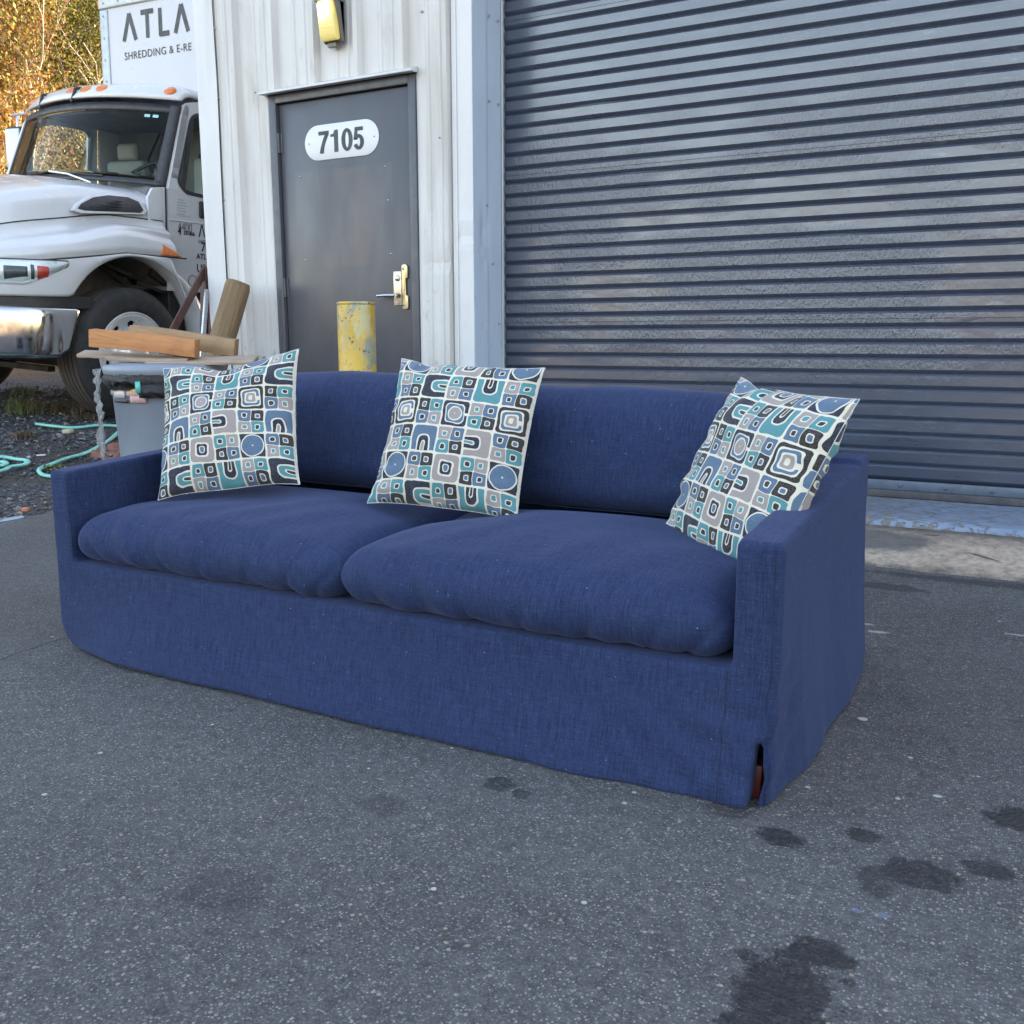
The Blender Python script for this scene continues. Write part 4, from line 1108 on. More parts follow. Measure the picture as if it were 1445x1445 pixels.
# seams of the hood
def curve_tube(pts, r, name, mat, parent): return MB().tube(pts, r, 8).build(name, mat, parent, fix=False)
curve_tube([(plan(.005 + .3 * k / 40)[0] + .004, plan(.005 + .3 * k / 40)[1], z_seam(0, plan(.005 + .3 * k / 40)[1]) + .003) for k in range(41)], .006, "panel_gap", M_BLACKP, truck)
curve_tube([(lambda p: (p[0] + .004, p[1], p[2] + .003))(hood_pt(.252, .44 - 1.3 * k / 30)) for k in range(31)], .004, "panel_gap", M_BLACKP, truck)
# side vent in the hood
def on_side(y, z):  # surface x at hood side
    return -.245 - .04 * (z - 1.53) / .11 - (.0 if z < 1.64 else (z - 1.64) * .8) + float(ss(-.35, .42, y)) * .115
vent = []
outline = [(.235, 1.60), (.225, 1.66), (.16, 1.685), (.0, 1.68), (-.14, 1.65), (-.27, 1.59), (-.31, 1.555), (-.25, 1.545), (.0, 1.565), (.20, 1.578)]
def vent_ring(sc_, off, mat, nm, par, thk=.014):
    cy = sum(p[0] for p in outline) / len(outline); cz = sum(p[1] for p in outline) / len(outline)
    pl = [(cy + (p[0] - cy) * sc_[0], cz + (p[1] - cz) * sc_[1]) for p in outline]
    b = MB(); n = len(pl); v = [(on_side(*p) + off, *p) for p in pl] + [(on_side(*p) + off - thk, *p) for p in pl]
    b.add(v, [tuple(range(n)), tuple(range(2*n-1, n-1, -1))] + [(i, n+i, n+(i+1) % n, (i+1) % n) for i in range(n)])
    return b.build(nm, mat, par, bevel=.004)
v0_ = vent_ring((1.10, 1.35), .050, M_WHITE, "hood_vent", truck, .05)
vent_ring((.98, 1.05), .0535, M_BLACKP, "vent_grille", v0_, .02)
for k in range(5):
    z = 1.575 + k * .022; ya = -.22 + k * .07; b = MB(); b.bar((on_side(0, z) + .056, ya, z), (on_side(0, z) + .056, .20, z + .006), .006, .005); b.build("louvre", M_CHASSIS, v0_)
# headlight
def nose_pt(s, z, off=0.0):
    x, y = plan(s); x2, y2 = plan(min(1, s + .004)); d = Vector((x2 - x, y2 - y, 0)).normalized(); n_ = Vector((d.y, -d.x, 0)) * -1
    if n_.x * (x + 1.17) + n_.y * (y + .3) < 0: n_ = -n_
    return (x + n_.x * off, y + n_.y * off, z)
def lens_patch(s0, s1, f_lo, f_hi, off, mat, nm, par, n=24):
    V = []; m_ = 8
    for i in range(n + 1):
        s = s0 + (s1 - s0) * i / n; q = i / n
        for j in range(m_ + 1):
            v = j / m_; e = math.sin(math.pi * v) * .5 + .5
            V.append(nose_pt(s, f_lo(q) + (f_hi(q) - f_lo(q)) * v, off * (e if off > 0 else 1)))
    F = [(i*(m_+1)+j, (i+1)*(m_+1)+j, (i+1)*(m_+1)+j+1, i*(m_+1)+j+1) for i in range(n) for j in range(m_)]
    o = link(nm, mesh(nm, V, F, True), mat, par); thick(o, .006, 0); return o
for s0, s1, side in ((.205, .34, 1), (.795, .66, -1)):
    lo = lambda q: 1.145 - .150 * min(1, q * 1.7) ** .7
    hi = lambda q: 1.158 - .012 * q
    hl = lens_patch(s0 - .004 * side, s1, lambda q: lo(q) - .018, lambda q: hi(q) + .012, .016, M_BLACKP, "headlight", truck)
    lens_patch(s0, s1, lo, hi, .026, M_ALU, "reflector", hl)
    lens_patch(s0 + .034 * side, s0 + .054 * side, lambda q: 1.052 - .02*q, lambda q: 1.128, .036, M_REDL, "turn_signal", hl, 8)
    lens_patch(s0 + .072 * side, s0 + .115 * side, lambda q: 1.035 - .02*q, lambda q: 1.12, .034, M_FRAME, "projector", hl, 8)
    lens_patch(s0 + .060 * side, s0 + .066 * side, lambda q: 1.03, lambda q: 1.13, .036, M_FRAME, "lamp_divider", hl, 4)
    lens_patch(s0, s1, lambda q: lo(q) - .004, lambda q: hi(q) + .002, .050, M_LAMPGL, "lens", hl)
# side marker at the back of the fender
b = MB(); b.add([(.022, .27, 1.272), (.022, .47, 1.268), (.012, .40, 1.31), (-.002, .31, 1.35), (-.03, .27, 1.36), (-.05, .27, 1.26), (-.05, .47, 1.26)], [(0, 1, 2, 3), (3, 2, 6, 4), (1, 6, 2), (0, 3, 4, 5), (0, 5, 6, 1), (4, 6, 5)]); b.build("side_marker", M_AMBER, truck, bevel=.003)
# chrome bumper
def bump_pt(s, v):
    x, y = plan(.188 + s * .624); z = .485 + .36 * v
    back = math.sin(v * math.pi) ** .6
    off = .055 + .022 * back ** .5 - .010 * v
    n_ = Vector((x + 1.17, (y + .2) * 1.3, 0)).normalized()
    lift = 0
    if s < .06 or s > .94:
        e = (.06 - s if s < .06 else s - .94) / .06; y -= (1 - v) * .11 * e
        lift = .05 * e * (1 - v)
    return (x + n_.x * off, y + n_.y * off, z + lift)
vv, ff = grid(120, 16, bump_pt)
bmp = link("bumper", mesh("bumper", vv, ff, True), M_CHROME, truck); thick(bmp, .012, 1)
vv, ff = grid(120, 3, lambda u, v: (lambda p: (p[0], p[1], .84 + .085 * v))((plan(.17 + .66 * u)[0] * .99 - .01, plan(.17 + .66 * u)[1] + .02)))
link("bumper_gap", mesh("bumper_gap", vv, ff, True), M_BLACKP, truck)
for sx in (.30, .70):
    b = MB(); V = []; n = 24
    c0 = Vector(bump_pt(sx, .45)); 
    for k in range(n + 1):
        a = 2*math.pi*k/n; ds = .042 * math.cos(a); q = bump_pt(sx + ds, .42 + .24 * math.sin(a)); V.append((q[0], q[1] - .004, q[2]))
    b.tube(V, .010, 8, caps=False); b.build("fog_lamp_ring", M_CHROME, bmp)
    b = MB(); b.add(V[:-1], [tuple(range(n))]); b.build("fog_lamp_recess", M_BLACKP, bmp)
# grille between the headlights
b = MB()
for k in range(7): b.bar((-1.60, -1.185, .98 + k * .028), (-.74, -1.185, .98 + k * .028), .02, .010)
b.build("grille", M_CHROME, truck)
# wheels
def truck_wheel(x_out, yc, side, front=True):
    wroot = bpy.data.objects.new("wheel", None); C.objects.link(wroot); wroot.parent = truck; wroot.location = (x_out, yc, .505)
    s_ = -side; R = .505; W_ = .285
    pr = [(.315, 0.012), (.33, -.004), (.36, -.010), (.42, -.012), (.462, -.002), (.485, .018), (.497, .036)]
    tread = []
    x = .036; r = .499
    for k in range(5):
        tread += [(r + .004 * math.sin(math.pi * (k + .5) / 5), x), (r + .004 * math.sin(math.pi * (k + .5) / 5), x + .034)]
        if k < 4: tread += [(r - .014, x + .0345), (r - .014, x + .043)]
        x += .0435
    prof_ = pr + tread + [(.485, W_ - .018), (.462, W_ + .0), (.42, W_ + .008), (.33, W_)]
    b = MB(); b.lathe([(r, s_ * h) for r, h in prof_], n=72, axis='X'); ty = b.build("tyre", M_TYRE, wroot)
    b = MB(); b.lathe([(r - .002, s_ * h) for r, h in tread], n=72, axis='X'); b.lathe([(r + .0025, s_ * h) for r, h in tread[0:2]], n=72, axis='X'); 
    for q in range(5): b.lathe([(r + .0022, s_ * h) for r, h in tread[q*4:q*4+2]], n=72, axis='X')
    b.build("tread", M_TREAD, wroot)
    # dished ten-hand-hole disc
    ring = [(.318, -.002), (.312, .012), (.300, .018), (.296, .010), (.292, .012)]
    b = MB(); b.lathe([(r, s_ * h) for r, h in ring + [(.285, .14)]], n=60, axis='X')
    n = 60; V = []; F = []
    n = 120; radii = [.292 - .120 * q / 14 for q in range(15)]; dep = [.012 + .038 * math.sin(q / 14 * math.pi / 2) for q in range(15)]
    for r_i, (r, d) in enumerate(zip(radii, dep)):
        for k in range(n): a = 2*math.pi*(k+.5)/n; V.append((s_ * d, r*math.cos(a), r*math.sin(a)))
    for r_i in range(14):
        for k in range(n):
            rm = (radii[r_i] + radii[r_i+1]) / 2; am = ((k + 1.0) % 12 - 6) / 120 * 2 * math.pi * rm
            if math.hypot(am, rm - .232) < .030: continue
            a_ = r_i*n + k; a2 = r_i*n + (k+1) % n; F.append((a_, a2, a2+n, a_+n))
    b.add(V, F, False); rim = b.build("rim", M_ALU, wroot, fix=False); thick(rim, .012, 0)
    b = MB(); b.lathe([(.172, s_*.050), (.165, s_*.020), (.155, s_*.012), (.112, s_*.010), (.105, s_*-.03), (.095, s_*-.05), (.06, s_*-.055), (.0001, s_*-.055)], n=36, axis='X'); b.build("hub", M_ALU, wroot)
    b = MB(); b.lathe([(.0001, s_*.11), (.27, s_*.11), (.285, s_*.13)], n=36, axis='X'); b.build("drum", M_CHASSIS, wroot)
    for k in range(10):
        a = 2*math.pi*k/10 + .2; b = MB(); b.lathe([(.0001, s_*-.018), (.012, s_*-.016), (.0155, s_*.012)], (0, .142*math.cos(a), .142*math.sin(a)), 'X', 8); b.build("wheel_nut", M_STEEL, wroot)
truck_wheel(0.0, 0.0, 1); truck_wheel(-2.34, 0.0, -1); truck_wheel(.02, 4.3, 1); truck_wheel(-2.36, 4.3, -1)
# wheel wells, frame rails, axle
for x0 in (-.66, -1.70):
    b = MB(); b.box((x0, -.55, .75), (x0 + .02, .75, 1.42)); b.build("engine_side_panel", M_LINER, truck)
for x0 in (-.62, -2.32):
    vv, ff = grid(14, 6, lambda u, v, x0=x0: (x0 + .60 * v, ARC_Y + .67*math.cos(math.radians(-15 + 195*u)), ARC_Z + .67*math.sin(math.radians(-15 + 195*u))))
    thick(link("wheel_well", mesh("wheel_well", vv, ff, True), M_LINER, truck), .01, 1)
b = MB(); b.tube([(-.30, -.25, 1.36), (-.32, -.05, 1.18), (-.34, .18, 1.06)], .03, 8); b.bar((-.28, -.12, 1.20), (-.30, .22, 1.10), .07, .03); b.tube([(-.25, .25, 1.05), (-.2, .5, .98)], .015, 8); b.bar((-.2, .35, 1.15), (-.2, .62, 1.02), .05, .08); b.build("suspension", M_CHASSIS, truck)
b = MB(); b.box((-.78, -.95, .60), (-.70, 9.5, .86)); b.box((-1.64, -.95, .60), (-1.56, 9.5, .86)); b.box((-1.56, -.9, .62), (-.78, -.7, .82)); b.box((-1.5, -.6, .45), (-.85, 1.2, 1.1)); b.build("frame_rails", M_CHASSIS, truck)
b = MB(); b.tube([(-2.1, 0, .42), (-.2, 0, .42)], .07, 12); b.tube([(-2.1, 4.3, .5), (-.2, 4.3, .5)], .13, 12); b.box((-1.9, -.06, .36), (-.4, .06, .48)); b.build("axle", M_CHASSIS, truck)
b = MB(); b.box((-2.05, -.5, .36), (-.35, -.44, .40)); b.build("tie_rod", M_CHASSIS, truck)
# cab shell --------------------------------------------------------------
NEAR, FAR = -.13, -2.21
def side_x(side, z):
    k = max(0.0, z - 1.80)
    return (NEAR - .11 * k) if side > 0 else (FAR + .11 * k)
def side_panel(side, poly, name, mat, par, th=.03, out=0.0, bev=.006):
    n = len(poly); sg = 1 if side > 0 else -1
    v = [(side_x(side, z) + sg * out, y, z) for y, z in poly] + [(side_x(side, z) + sg * (out - th), y, z) for y, z in poly]
    return MB().add(v, [tuple(range(n)), tuple(range(2*n-1, n-1, -1))] + [(i, n+i, n+(i+1) % n, (i+1) % n) for i in range(n)]).build(name, mat, par, bevel=bev)
def bez(p, n=6):
    """round the corners of a polygon"""
    o = []; m_ = len(p)
    for i in range(m_):
        a = Vector(p[i-1]); b_ = Vector(p[i]); c_ = Vector(p[(i+1) % m_]); r = min(.075, (a-b_).length * .4, (c_-b_).length * .4)
        s0 = b_ + (a-b_).normalized()*r; s1 = b_ + (c_-b_).normalized()*r
        for k in range(n + 1):
            f = k / n; q = s0*(1-f)**2 + b_*2*f*(1-f) + s1*f*f; o.append((q.x, q.y))
    return o
WIN = bez([(.60, 1.86), (.80, 2.38), (1.0, 2.44), (1.36, 2.44), (1.36, 1.79), (1.05, 1.78), (.68, 1.80)])
def ring_panel(side, outer, inner, name, mat, par, th=.03):
    """panel with a window cut out, through filled curves"""
    sg = 1 if side > 0 else -1
    bm = bmesh.new()
    def loop_(pl):
        vs = [bm.verts.new((side_x(side, z), y, z)) for y, z in pl]; return [bm.edges.new((vs[i], vs[(i+1) % len(vs)])) for i in range(len(vs))]
    es = loop_(outer) + loop_(inner)
    bmesh.ops.triangle_fill(bm, edges=es, use_beauty=True, normal=(sg, 0, 0))
    me = bpy.data.meshes.new(name); bm.to_mesh(me); bm.free()
    o = link(name, me, mat, par); thick(o, th, -1 if side > 0 else 1); return o
for side in (1, -1):
    dr = ring_panel(side, [(.475, 1.00), (.485, 1.80), (.545, 1.95), (.70, 2.40), (.76, 2.49), (.95, 2.535), (1.45, 2.545), (1.45, 1.0)], WIN, "door", M_WHITE, truck)
    ow = bez([(.575, 1.85), (.785, 2.405), (.995, 2.47), (1.385, 2.47), (1.385, 1.765), (1.05, 1.755), (.655, 1.77)])
    # rubber frame of the side window
    n = len(WIN); sg = side
    v = [(side_x(side, z) + sg*.004, y, z) for y, z in ow] + [(side_x(side, z) + sg*.004, y, z) for y, z in WIN] + [(side_x(side, z) - sg*.03, y, z) for y, z in WIN]
    f = [(i, (i+1) % n, n+(i+1) % n, n+i) for i in range(n)] + [(n+i, n+(i+1) % n, 2*n+(i+1) % n, 2*n+i) for i in range(n)]
    MB().add(v, f).build("window_seal", M_BLACKP, dr)
    o = side_panel(side, WIN, "side_window", M_GLASS, dr, th=.005, out=-.012, bev=0)
    side_panel(side, [(.62, 1.80), (.66, 1.80), (.84, 2.42), (.80, 2.42)], "quarter_bar", M_BLACKP, dr, th=.02, out=-.002, bev=0)
    if side > 0:
        hd = side_panel(side, [(.80, 1.60), (.80, 1.735), (1.02, 1.735), (1.02, 1.60)], "door_handle", M_BLACKP, dr, th=.02, out=.018, bev=.012)
        side_panel(side, [(.865, 1.625), (.865, 1.685), (.885, 1.685), (.885, 1.625)], "pull", M_ALU, dr, th=.01, out=.026, bev=0)
    side_panel(side, [(1.455, 1.0), (1.455, 2.545), (1.72, 2.52), (1.72, 1.0)], "cab_corner", M_WHITE, truck)
    side_panel(side, [(.28, 1.40), (.28, 1.70), (.33, 1.78), (.452, 1.80), (.452, 1.28)], "cowl_panel", M_WHITE, truck)
    side_panel(side, [(.455, 1.28), (.455, 1.80), (.470, 1.80), (.470, 1.28)], "door_gap", M_CHASSIS, truck, th=.05, out=-.01, bev=0)
    side_panel(side, [(.52, .55), (.52, 1.0), (1.72, 1.0), (1.72, .55)], "step_box", M_WHITE if side < 0 else M_BLACKP, truck, th=.3, out=-.06)
b = MB(); b.prism([(.475, 1.80), (.47, 1.825), (1.45, 1.565), (1.45, 1.545), (.475, 1.545), (.475, 1.52)], 0, NEAR, NEAR + .004) if False else None
curve_tube([(NEAR + .001, .48, 1.555), (NEAR + .001, 1.45, 1.56)], .006, "body_crease", M_WHITE, truck)
# windscreen, curved in plan
def ws_pt(u, v):
    x = -.155 - u * 2.03 + (.05 * v * (1 - 2 * u)) * -1
    bow = 1 - (2 * u - 1) ** 2
    y = (.49 - .27 * bow) * (1 - v) + (.715 - .20 * bow) * v
    z = (1.815 + .035 * bow) * (1 - v) + (2.455 + .035 * bow) * v
    return (x, y, z)
vv, ff = grid(40, 14, lambda u, v: ws_pt(.035 + .93 * u, .05 + .88 * v))
ws = link("windscreen", mesh("windscreen", vv, ff, True), M_GLASS, truck); thick(ws, .006, 1)
def ws_band(pts_in, pts_out, name, mat, off=-.006, par=None):
    n = len(pts_in); v = [tuple(Vector(ws_pt(*p)) + Vector((0, off, 0))) for p in pts_in + pts_out]
    o = link(name, mesh(name, v, [(i, i+1, n+i+1, n+i) for i in range(n-1)], True), mat, par or truck); thick(o, .008, 1); return o
N_ = 30
ws_band([(k/N_, .045) for k in range(N_+1)], [(k/N_, -.02) for k in range(N_+1)], "windscreen_border", M_BLACKP)
ws_band([(k/N_, .90) for k in range(N_+1)], [(k/N_, 1.0) for k in range(N_+1)], "windscreen_border", M_BLACKP)
ws_band([(.0, .0 + k/N_) for k in range(N_+1)], [(.042, .0 + k/N_) for k in range(N_+1)], "windscreen_border", M_BLACKP)
ws_band([(1.0, .0 + k/N_) for k in range(N_+1)], [(.958, .0 + k/N_) for k in range(N_+1)], "windscreen_border", M_BLACKP)
for sd_, xo in ((1, 0), (-1, 0)):   # white A pillars
    u0 = 0 if sd_ > 0 else 1
    a0 = ws_pt(u0, -.03); a1 = ws_pt(u0, 1.02)
    v = []
    for k in range(9):
        f = k/8; p = Vector(a0).lerp(Vector(a1), f); xs_ = side_x(sd_, p.z); v += [tuple(p + Vector((-.004*sd_, -.002, 0))), (xs_, p.y + .012, p.z), (xs_, p.y + .075, p.z)]
    link("pillar", mesh("pillar", v, [(3*k+m_, 3*k+m_+1, 3*k+m_+4, 3*k+m_+3) for k in range(8) for m_ in range(2)], True), M_WHITE, truck)
# roof
def roof_pt(u, v):
    x = (side_x(1, 2.53) - .0) + u * (side_x(-1, 2.53) - side_x(1, 2.53)); bow = 1 - (2*u-1)**2; edge = min(1, min(u, 1-u) / .05)
    yf = .715 - .20 * bow; y = yf + v * (1.72 - yf); k = min(1, v / .10)
    z = 2.50 + .03 * bow + (.10 * math.sin(k * math.pi / 2)) * (.35 + .65 * math.sin(edge * math.pi / 2)) - .02 * max(0, v - .8) / .2
    return (x, y, z - (0 if v > 0 else .01))
vv, ff = grid(60, 40, roof_pt); thick(link("roof", mesh("roof", vv, ff, True), M_WHITE, truck), .02, -1)
for u, nm in ((.07, 0), (.395, 0), (.485, 0), (.575, 0), (.92, 0)):
    p = Vector(roof_pt(u, .045)); 
    b = MB(); b.lathe([(.0001, .052), (.045, .050), (.075, .036), (.082, .0), (.082, -.02)], (0, 0, 0), 'Z', 20)
    o = b.build("marker_light", M_AMBER, truck); o.location = p + Vector((0, .0, -.006)); o.scale = (.95, .62, .55); o.rotation_euler = (.75, 0, 0)
for u in (.53, .80):
    p = Vector(roof_pt(u, .03)); q = Vector(roof_pt(u + .02, .0)); curve_tube([tuple(p + Vector((0, .04, .045))), tuple(p + Vector((0, -.03, .03))), tuple(q + Vector((0, -.01, -.02)))], .014, "light_cable", M_BLACKP, truck)
# back wall, floor, dash, seats, wheel
b = MB(); b.box((FAR + .03, 1.68, 1.0), (NEAR - .03, 1.72, 2.53)); b.box((FAR + .03, .45, 1.0), (NEAR - .03, 1.7, 1.03)); b.box((FAR + .1, .80, 2.47), (NEAR - .1, 1.7, 2.49)); b.build("cab_lining", M_INT, truck)
b = MB(); b.prism([(.36, 1.72), (.40, 1.80), (.62, 1.83), (.80, 1.74), (.84, 1.45), (.40, 1.45)], 0, FAR + .12, NEAR - .12); b.build("dashboard", M_INT, truck, bevel=.02)
b = MB(); b.lathe([(.0001, .17), (.10, .16), (.22, .10), (.27, 0)], (-.60, .62, 1.76), 'Z', 20); b.build("instrument_hood", M_INT, truck)
for xs_ in (-.58, -1.72):
    b = MB(); b.box((xs_ - .26, .98, 1.35), (xs_ + .26, 1.48, 1.52)); b.box((xs_ - .25, 1.40, 1.50), (xs_ + .25, 1.54, 2.18)); b.box((xs_ - .13, 1.42, 2.18), (xs_ + .13, 1.50, 2.34)); b.build("seat", M_INT2, truck, bevel=.04, seg=3)
# steering wheel
b = MB(); pts = []
for k in range(33):
    a = 2*math.pi*k/32; p = Vector((.225*math.cos(a), .225*math.sin(a), 0)); p.rotate(Euler((math.radians(38), 0, 0))); pts.append(tuple(p + Vector((-.60, .70, 1.93))))
b.tube(pts, .016, 8, caps=False); 
for a in (.3, math.pi - .3, -math.pi/2):
    p = Vector((.21*math.cos(a), .21*math.sin(a), 0)); p.rotate(Euler((math.radians(38), 0, 0))); b.tube([(-.60, .70, 1.92), tuple(p + Vector((-.60, .70, 1.93)))], .012, 6)
b.build("steering_wheel", M_BLACKP, truck)
curve_tube([(-1.45, 1.6, 2.45), (-1.50, 1.5, 2.2), (-1.38, 1.45, 2.0), (-1.42, 1.5, 1.75)], .012, "belt", M_BLACKP, truck)
b = MB(); b.box((-1.02, 1.655, 1.98), (-.60, 1.675, 2.26)); b.build("rear_window_frame", M_BLACKP, truck, bevel=.01); b = MB(); b.box((-.98, 1.648, 2.02), (-.64, 1.656, 2.22)); b.build("rear_window_sticker", M_WHITE, truck)
# stickers high in the windscreen
for du in (0, .035):
    q = [tuple(Vector(ws_pt(.085 + du + a, .86 - b_)) + Vector((0, -.003, 0))) for a, b_ in ((0, 0), (.024, 0), (.024, .035), (0, .035))]
    link("inspection_sticker", mesh("inspection_sticker", q, [(0, 1, 2, 3)]), paint("pale_teal_sticker", (.30, .55, .60), .5), truck)
# wipers
for u in (.28, .72):
    a = Vector(ws_pt(u, -.03)) + Vector((0, -.03, -.01)); b_ = Vector(ws_pt(u + .22, .05)) + Vector((0, -.04, .02)); c_ = Vector(ws_pt(u + .30, .075)) + Vector((0, -.02, .0)); d_ = Vector(ws_pt(u - .04, .05)) + Vector((0, -.02, .0))
    w_ = MB().tube([tuple(a), tuple(a.lerp(b_, .5) + Vector((0, -.02, .02))), tuple(b_)], .008, 6).build("wiper", M_ALU, truck); MB().tube([tuple(c_), tuple(b_), tuple(d_)], .007, 6).build("wiper_blade", M_BLACKP, w_)
# far side mirror on its bracket, near side one as well
for sg, x0 in ((-1, FAR), (1, NEAR)):
    if sg > 0: continue
    mr = MB(); xo = x0 + sg * .23
    mr.box((xo - .11, .78, 2.02), (xo + .11, .90, 2.40)); m_ = mr.build("side_mirror", M_BLACKP, truck, bevel=.02)
    b = MB(); b.box((xo - .10, .765, 2.04), (xo + .10, .781, 2.38)); b.build("mirror_shell", M_WHITE, m_, bevel=.01)
    b = MB(); b.box((xo - .09, .90, 2.04), (xo + .09, .906, 2.38)); b.build("mirror_glass", M_MIRROR, m_)
    curve_tube([(x0, .75, 2.50), (x0 + sg*.25, .80, 2.50), (xo - .0, .83, 2.495), (xo, .83, 2.40)], .014, "mirror_arm", M_ALU, m_)
    curve_tube([(x0, .72, 1.95), (xo, .83, 1.96), (xo, .83, 2.03)], .012, "mirror_arm", M_ALU, m_)
# cargo box
BXF, BXN, BY0 = -2.44, .06, 1.80
t_box = paint("white_box_panel", (.47, .475, .51), .35, .03, 1.2, dirt=(.5, .49, .47), dirt_amt=.25)
b = MB(); b.box((BXF, BY0 + .01, 1.15), (BXN, 9.6, 3.74)); cb = b.build("cargo_box", t_box, truck)
_r = Matrix.Rotation(math.radians(-1.7), 3, 'Y'); _p = Vector((BXF, BY0, 2.9)); cb.rotation_euler = (0, math.radians(-1.7), 0); cb.location = _p - _r @ _p
M_RAIL = paint("riveted_box_rail", (.42, .46, .48), .45, .08, 12, dirt=(.22, .2, .18), dirt_amt=.4, metal=.3)
for x0, x1 in ((BXF - .012, BXF + .10), (BXN - .10, BXN + .012)):
    b = MB(); b.box((x0, BY0 - .004, 1.15), (x1, BY0 + .09, 3.66)); b.build("corner_post", M_RAIL, cb, bevel=.012)
b = MB(); b.box((BXF - .015, BY0 - .012, 3.665), (BXN + .015, BY0 + .10, 3.80)); b.build("top_rail", M_RAIL, cb, bevel=.012)
b = MB()
for k in range(12): b.lathe([(.0001, -.006), (.010, -.004), (.013, 0)], (BXF + .045, BY0 - .004, 1.4 + k * .2), 'Y', 8)
for k in range(12): b.lathe([(.0001, -.006), (.010, -.004), (.013, 0)], (BXF + .06 + k * .21, BY0 - .012, 3.715), 'Y', 8)
tag(b.build("rivets", M_SCREW, cb), kind='stuff')
# painted words: letters without crossbars, drawn as strokes
M_LET = paint("charcoal_vinyl_lettering", (.016, .017, .020), .45, .05)
def stroke(b, pl, w, org, sc_, plane):
    """thin flat polygons along straight strokes; plane maps (a, b) to a point"""
    for p, q in zip(pl[:-1], pl[1:]):
        p = Vector(p) * sc_; q = Vector(q) * sc_; d = (q - p).normalized(); n_ = Vector((-d.y, d.x)) * w / 2
        b.add([tuple(Vector(plane(org, v)) - Vector((0, .0004 * (len(b.f) % 4), 0))) for v in (p + n_, p - n_, q - n_, q + n_)], [(0, 1, 2, 3)])
front = lambda o, v: (o[0] + v.x, BY0 + .0065, o[2] + v.y)
L_ = {'A': ([[(0, 0), (.36, 1.05), (.72, 0)]], .95), 'T': ([[(-.02, 1.0), (.72, 1.0)], [(.35, 1.0), (.35, 0)]], .92), 'L': ([[(.06, 1.05), (.06, 0)], [(0, .06), (.56, .06)]], .80)}
x = -2.13; S_ = .232
for ch in "ATLA":
    b = MB()
    for pl in L_[ch][0]: stroke(b, pl, .046, (x, 0, 3.345), S_, front)
    b.build("letter", M_LET, cb, fix=False); x += L_[ch][1] * S_ * 1.13
text("SHREDDING & E-RE", .098, (-2.135, BY0 + .006, 3.175), RX, M_LET, cb, spacing=1.08, sx=1.0, extrude=.0003)
# lettering on the driver's door
RD = (math.pi/2, 0, math.pi/2)
dx = NEAR + .003
M_LETG = paint("grey_outlined_number", (.15, .15, .16), .4)
text("4400", .105, (dx, .575, 1.475), RD, M_LETG, truck, sx=.72, spacing=1.0); text("4", .085, (dx + .001, .572, 1.450), RD, M_LET, truck, offset=.002, sx=.8); text("DT466", .040, (dx + .001, .635, 1.453), RD, M_LET, truck, offset=.0015)
text("\u039bT", .135, (dx, .79, 1.45), RD, M_LET, truck, sx=.85); text("SHRED", .04, (dx, .785, 1.40), RD, M_LETG, truck)
text("70", .105, (dx, .815, 1.335), RD, M_LET, truck, offset=.001); text("ATL", .062, (dx, .765, 1.272), RD, M_LET, truck, offset=.001); text("US", .095, (dx, .765, 1.165), RD, M_LET, truck, offset=.001, sx=.9)
b = MB(); b.box((dx - .002, .56, 1.60), (dx + .0005, .70, 1.74)); b.build("notice_decal", paint("pale_notice", (.55, .57, .58), .5), truck)
for k in range(6):
    b = MB(); b.box((dx + .0005, .57, 1.72 - k*.022), (dx + .001, .57 + .12 * (.6 + .4 * ((k*7) % 5) / 5), 1.723 - k*.022)); b.build("notice_line", M_LETG, truck)
b = MB(); b.tube([(dx, .72 + .045*math.cos(a), 1.09 + .045*math.sin(a)) for a in [2*math.pi*k/20 for k in range(21)]], .003, 6, caps=False); b.build("fuel_decal", M_LETG, truck)
# ------------------------------------------------------------------ bin with timber on it
t = NT("scuffed_grey_bin_plastic")
c = t.mix(t.rng(t.noise(3, 4), .3, .7), (.20, .235, .285), (.25, .285, .34))
c = t.mix(t.rng(t.noise((30, 30, 4), 5, .7), .6, .72, 0, .35), c, (.12, .12, .12))
t.base(c); t.set(Roughness=.45); t.bump(t.noise(5, 3), .006, .4); M_BIN = t.m
BNX, BNY = -3.93, 3.52; BG = Gf(BNX, BNY)
binn = empty("rubbish_bin", (BNX, BNY, BG), 'round grey plastic rubbish bin with boards on its lid behind the sofa', 'bin')
prof_ = [(.0001, .01), (.222, .01), (.230, .03), (.233, .08), (.260, .60), (.268, .605), (.268, .625), (.262, .632), (.266, .69), (.286, .694), (.288, .712), (.262, .714), (.258, .69), (.21, .06)]
b = MB(); n = 64; V = []
for r, h in prof_:
    for k in range(n):
        a = 2*math.pi*k/n; rr3 = r
        if .10 < h < .56: rr3 = r - .010 * (1 if (k % 16) in range(3, 13) else 0)
        V.append((BNX + rr3*math.cos(a), BNY + rr3*math.sin(a), BG + h * 1.03))
F = [(i*n+k, i*n+(k+1) % n, (i+1)*n+(k+1) % n, (i+1)*n+k) for i in range(len(prof_)-1) for k in range(n)]
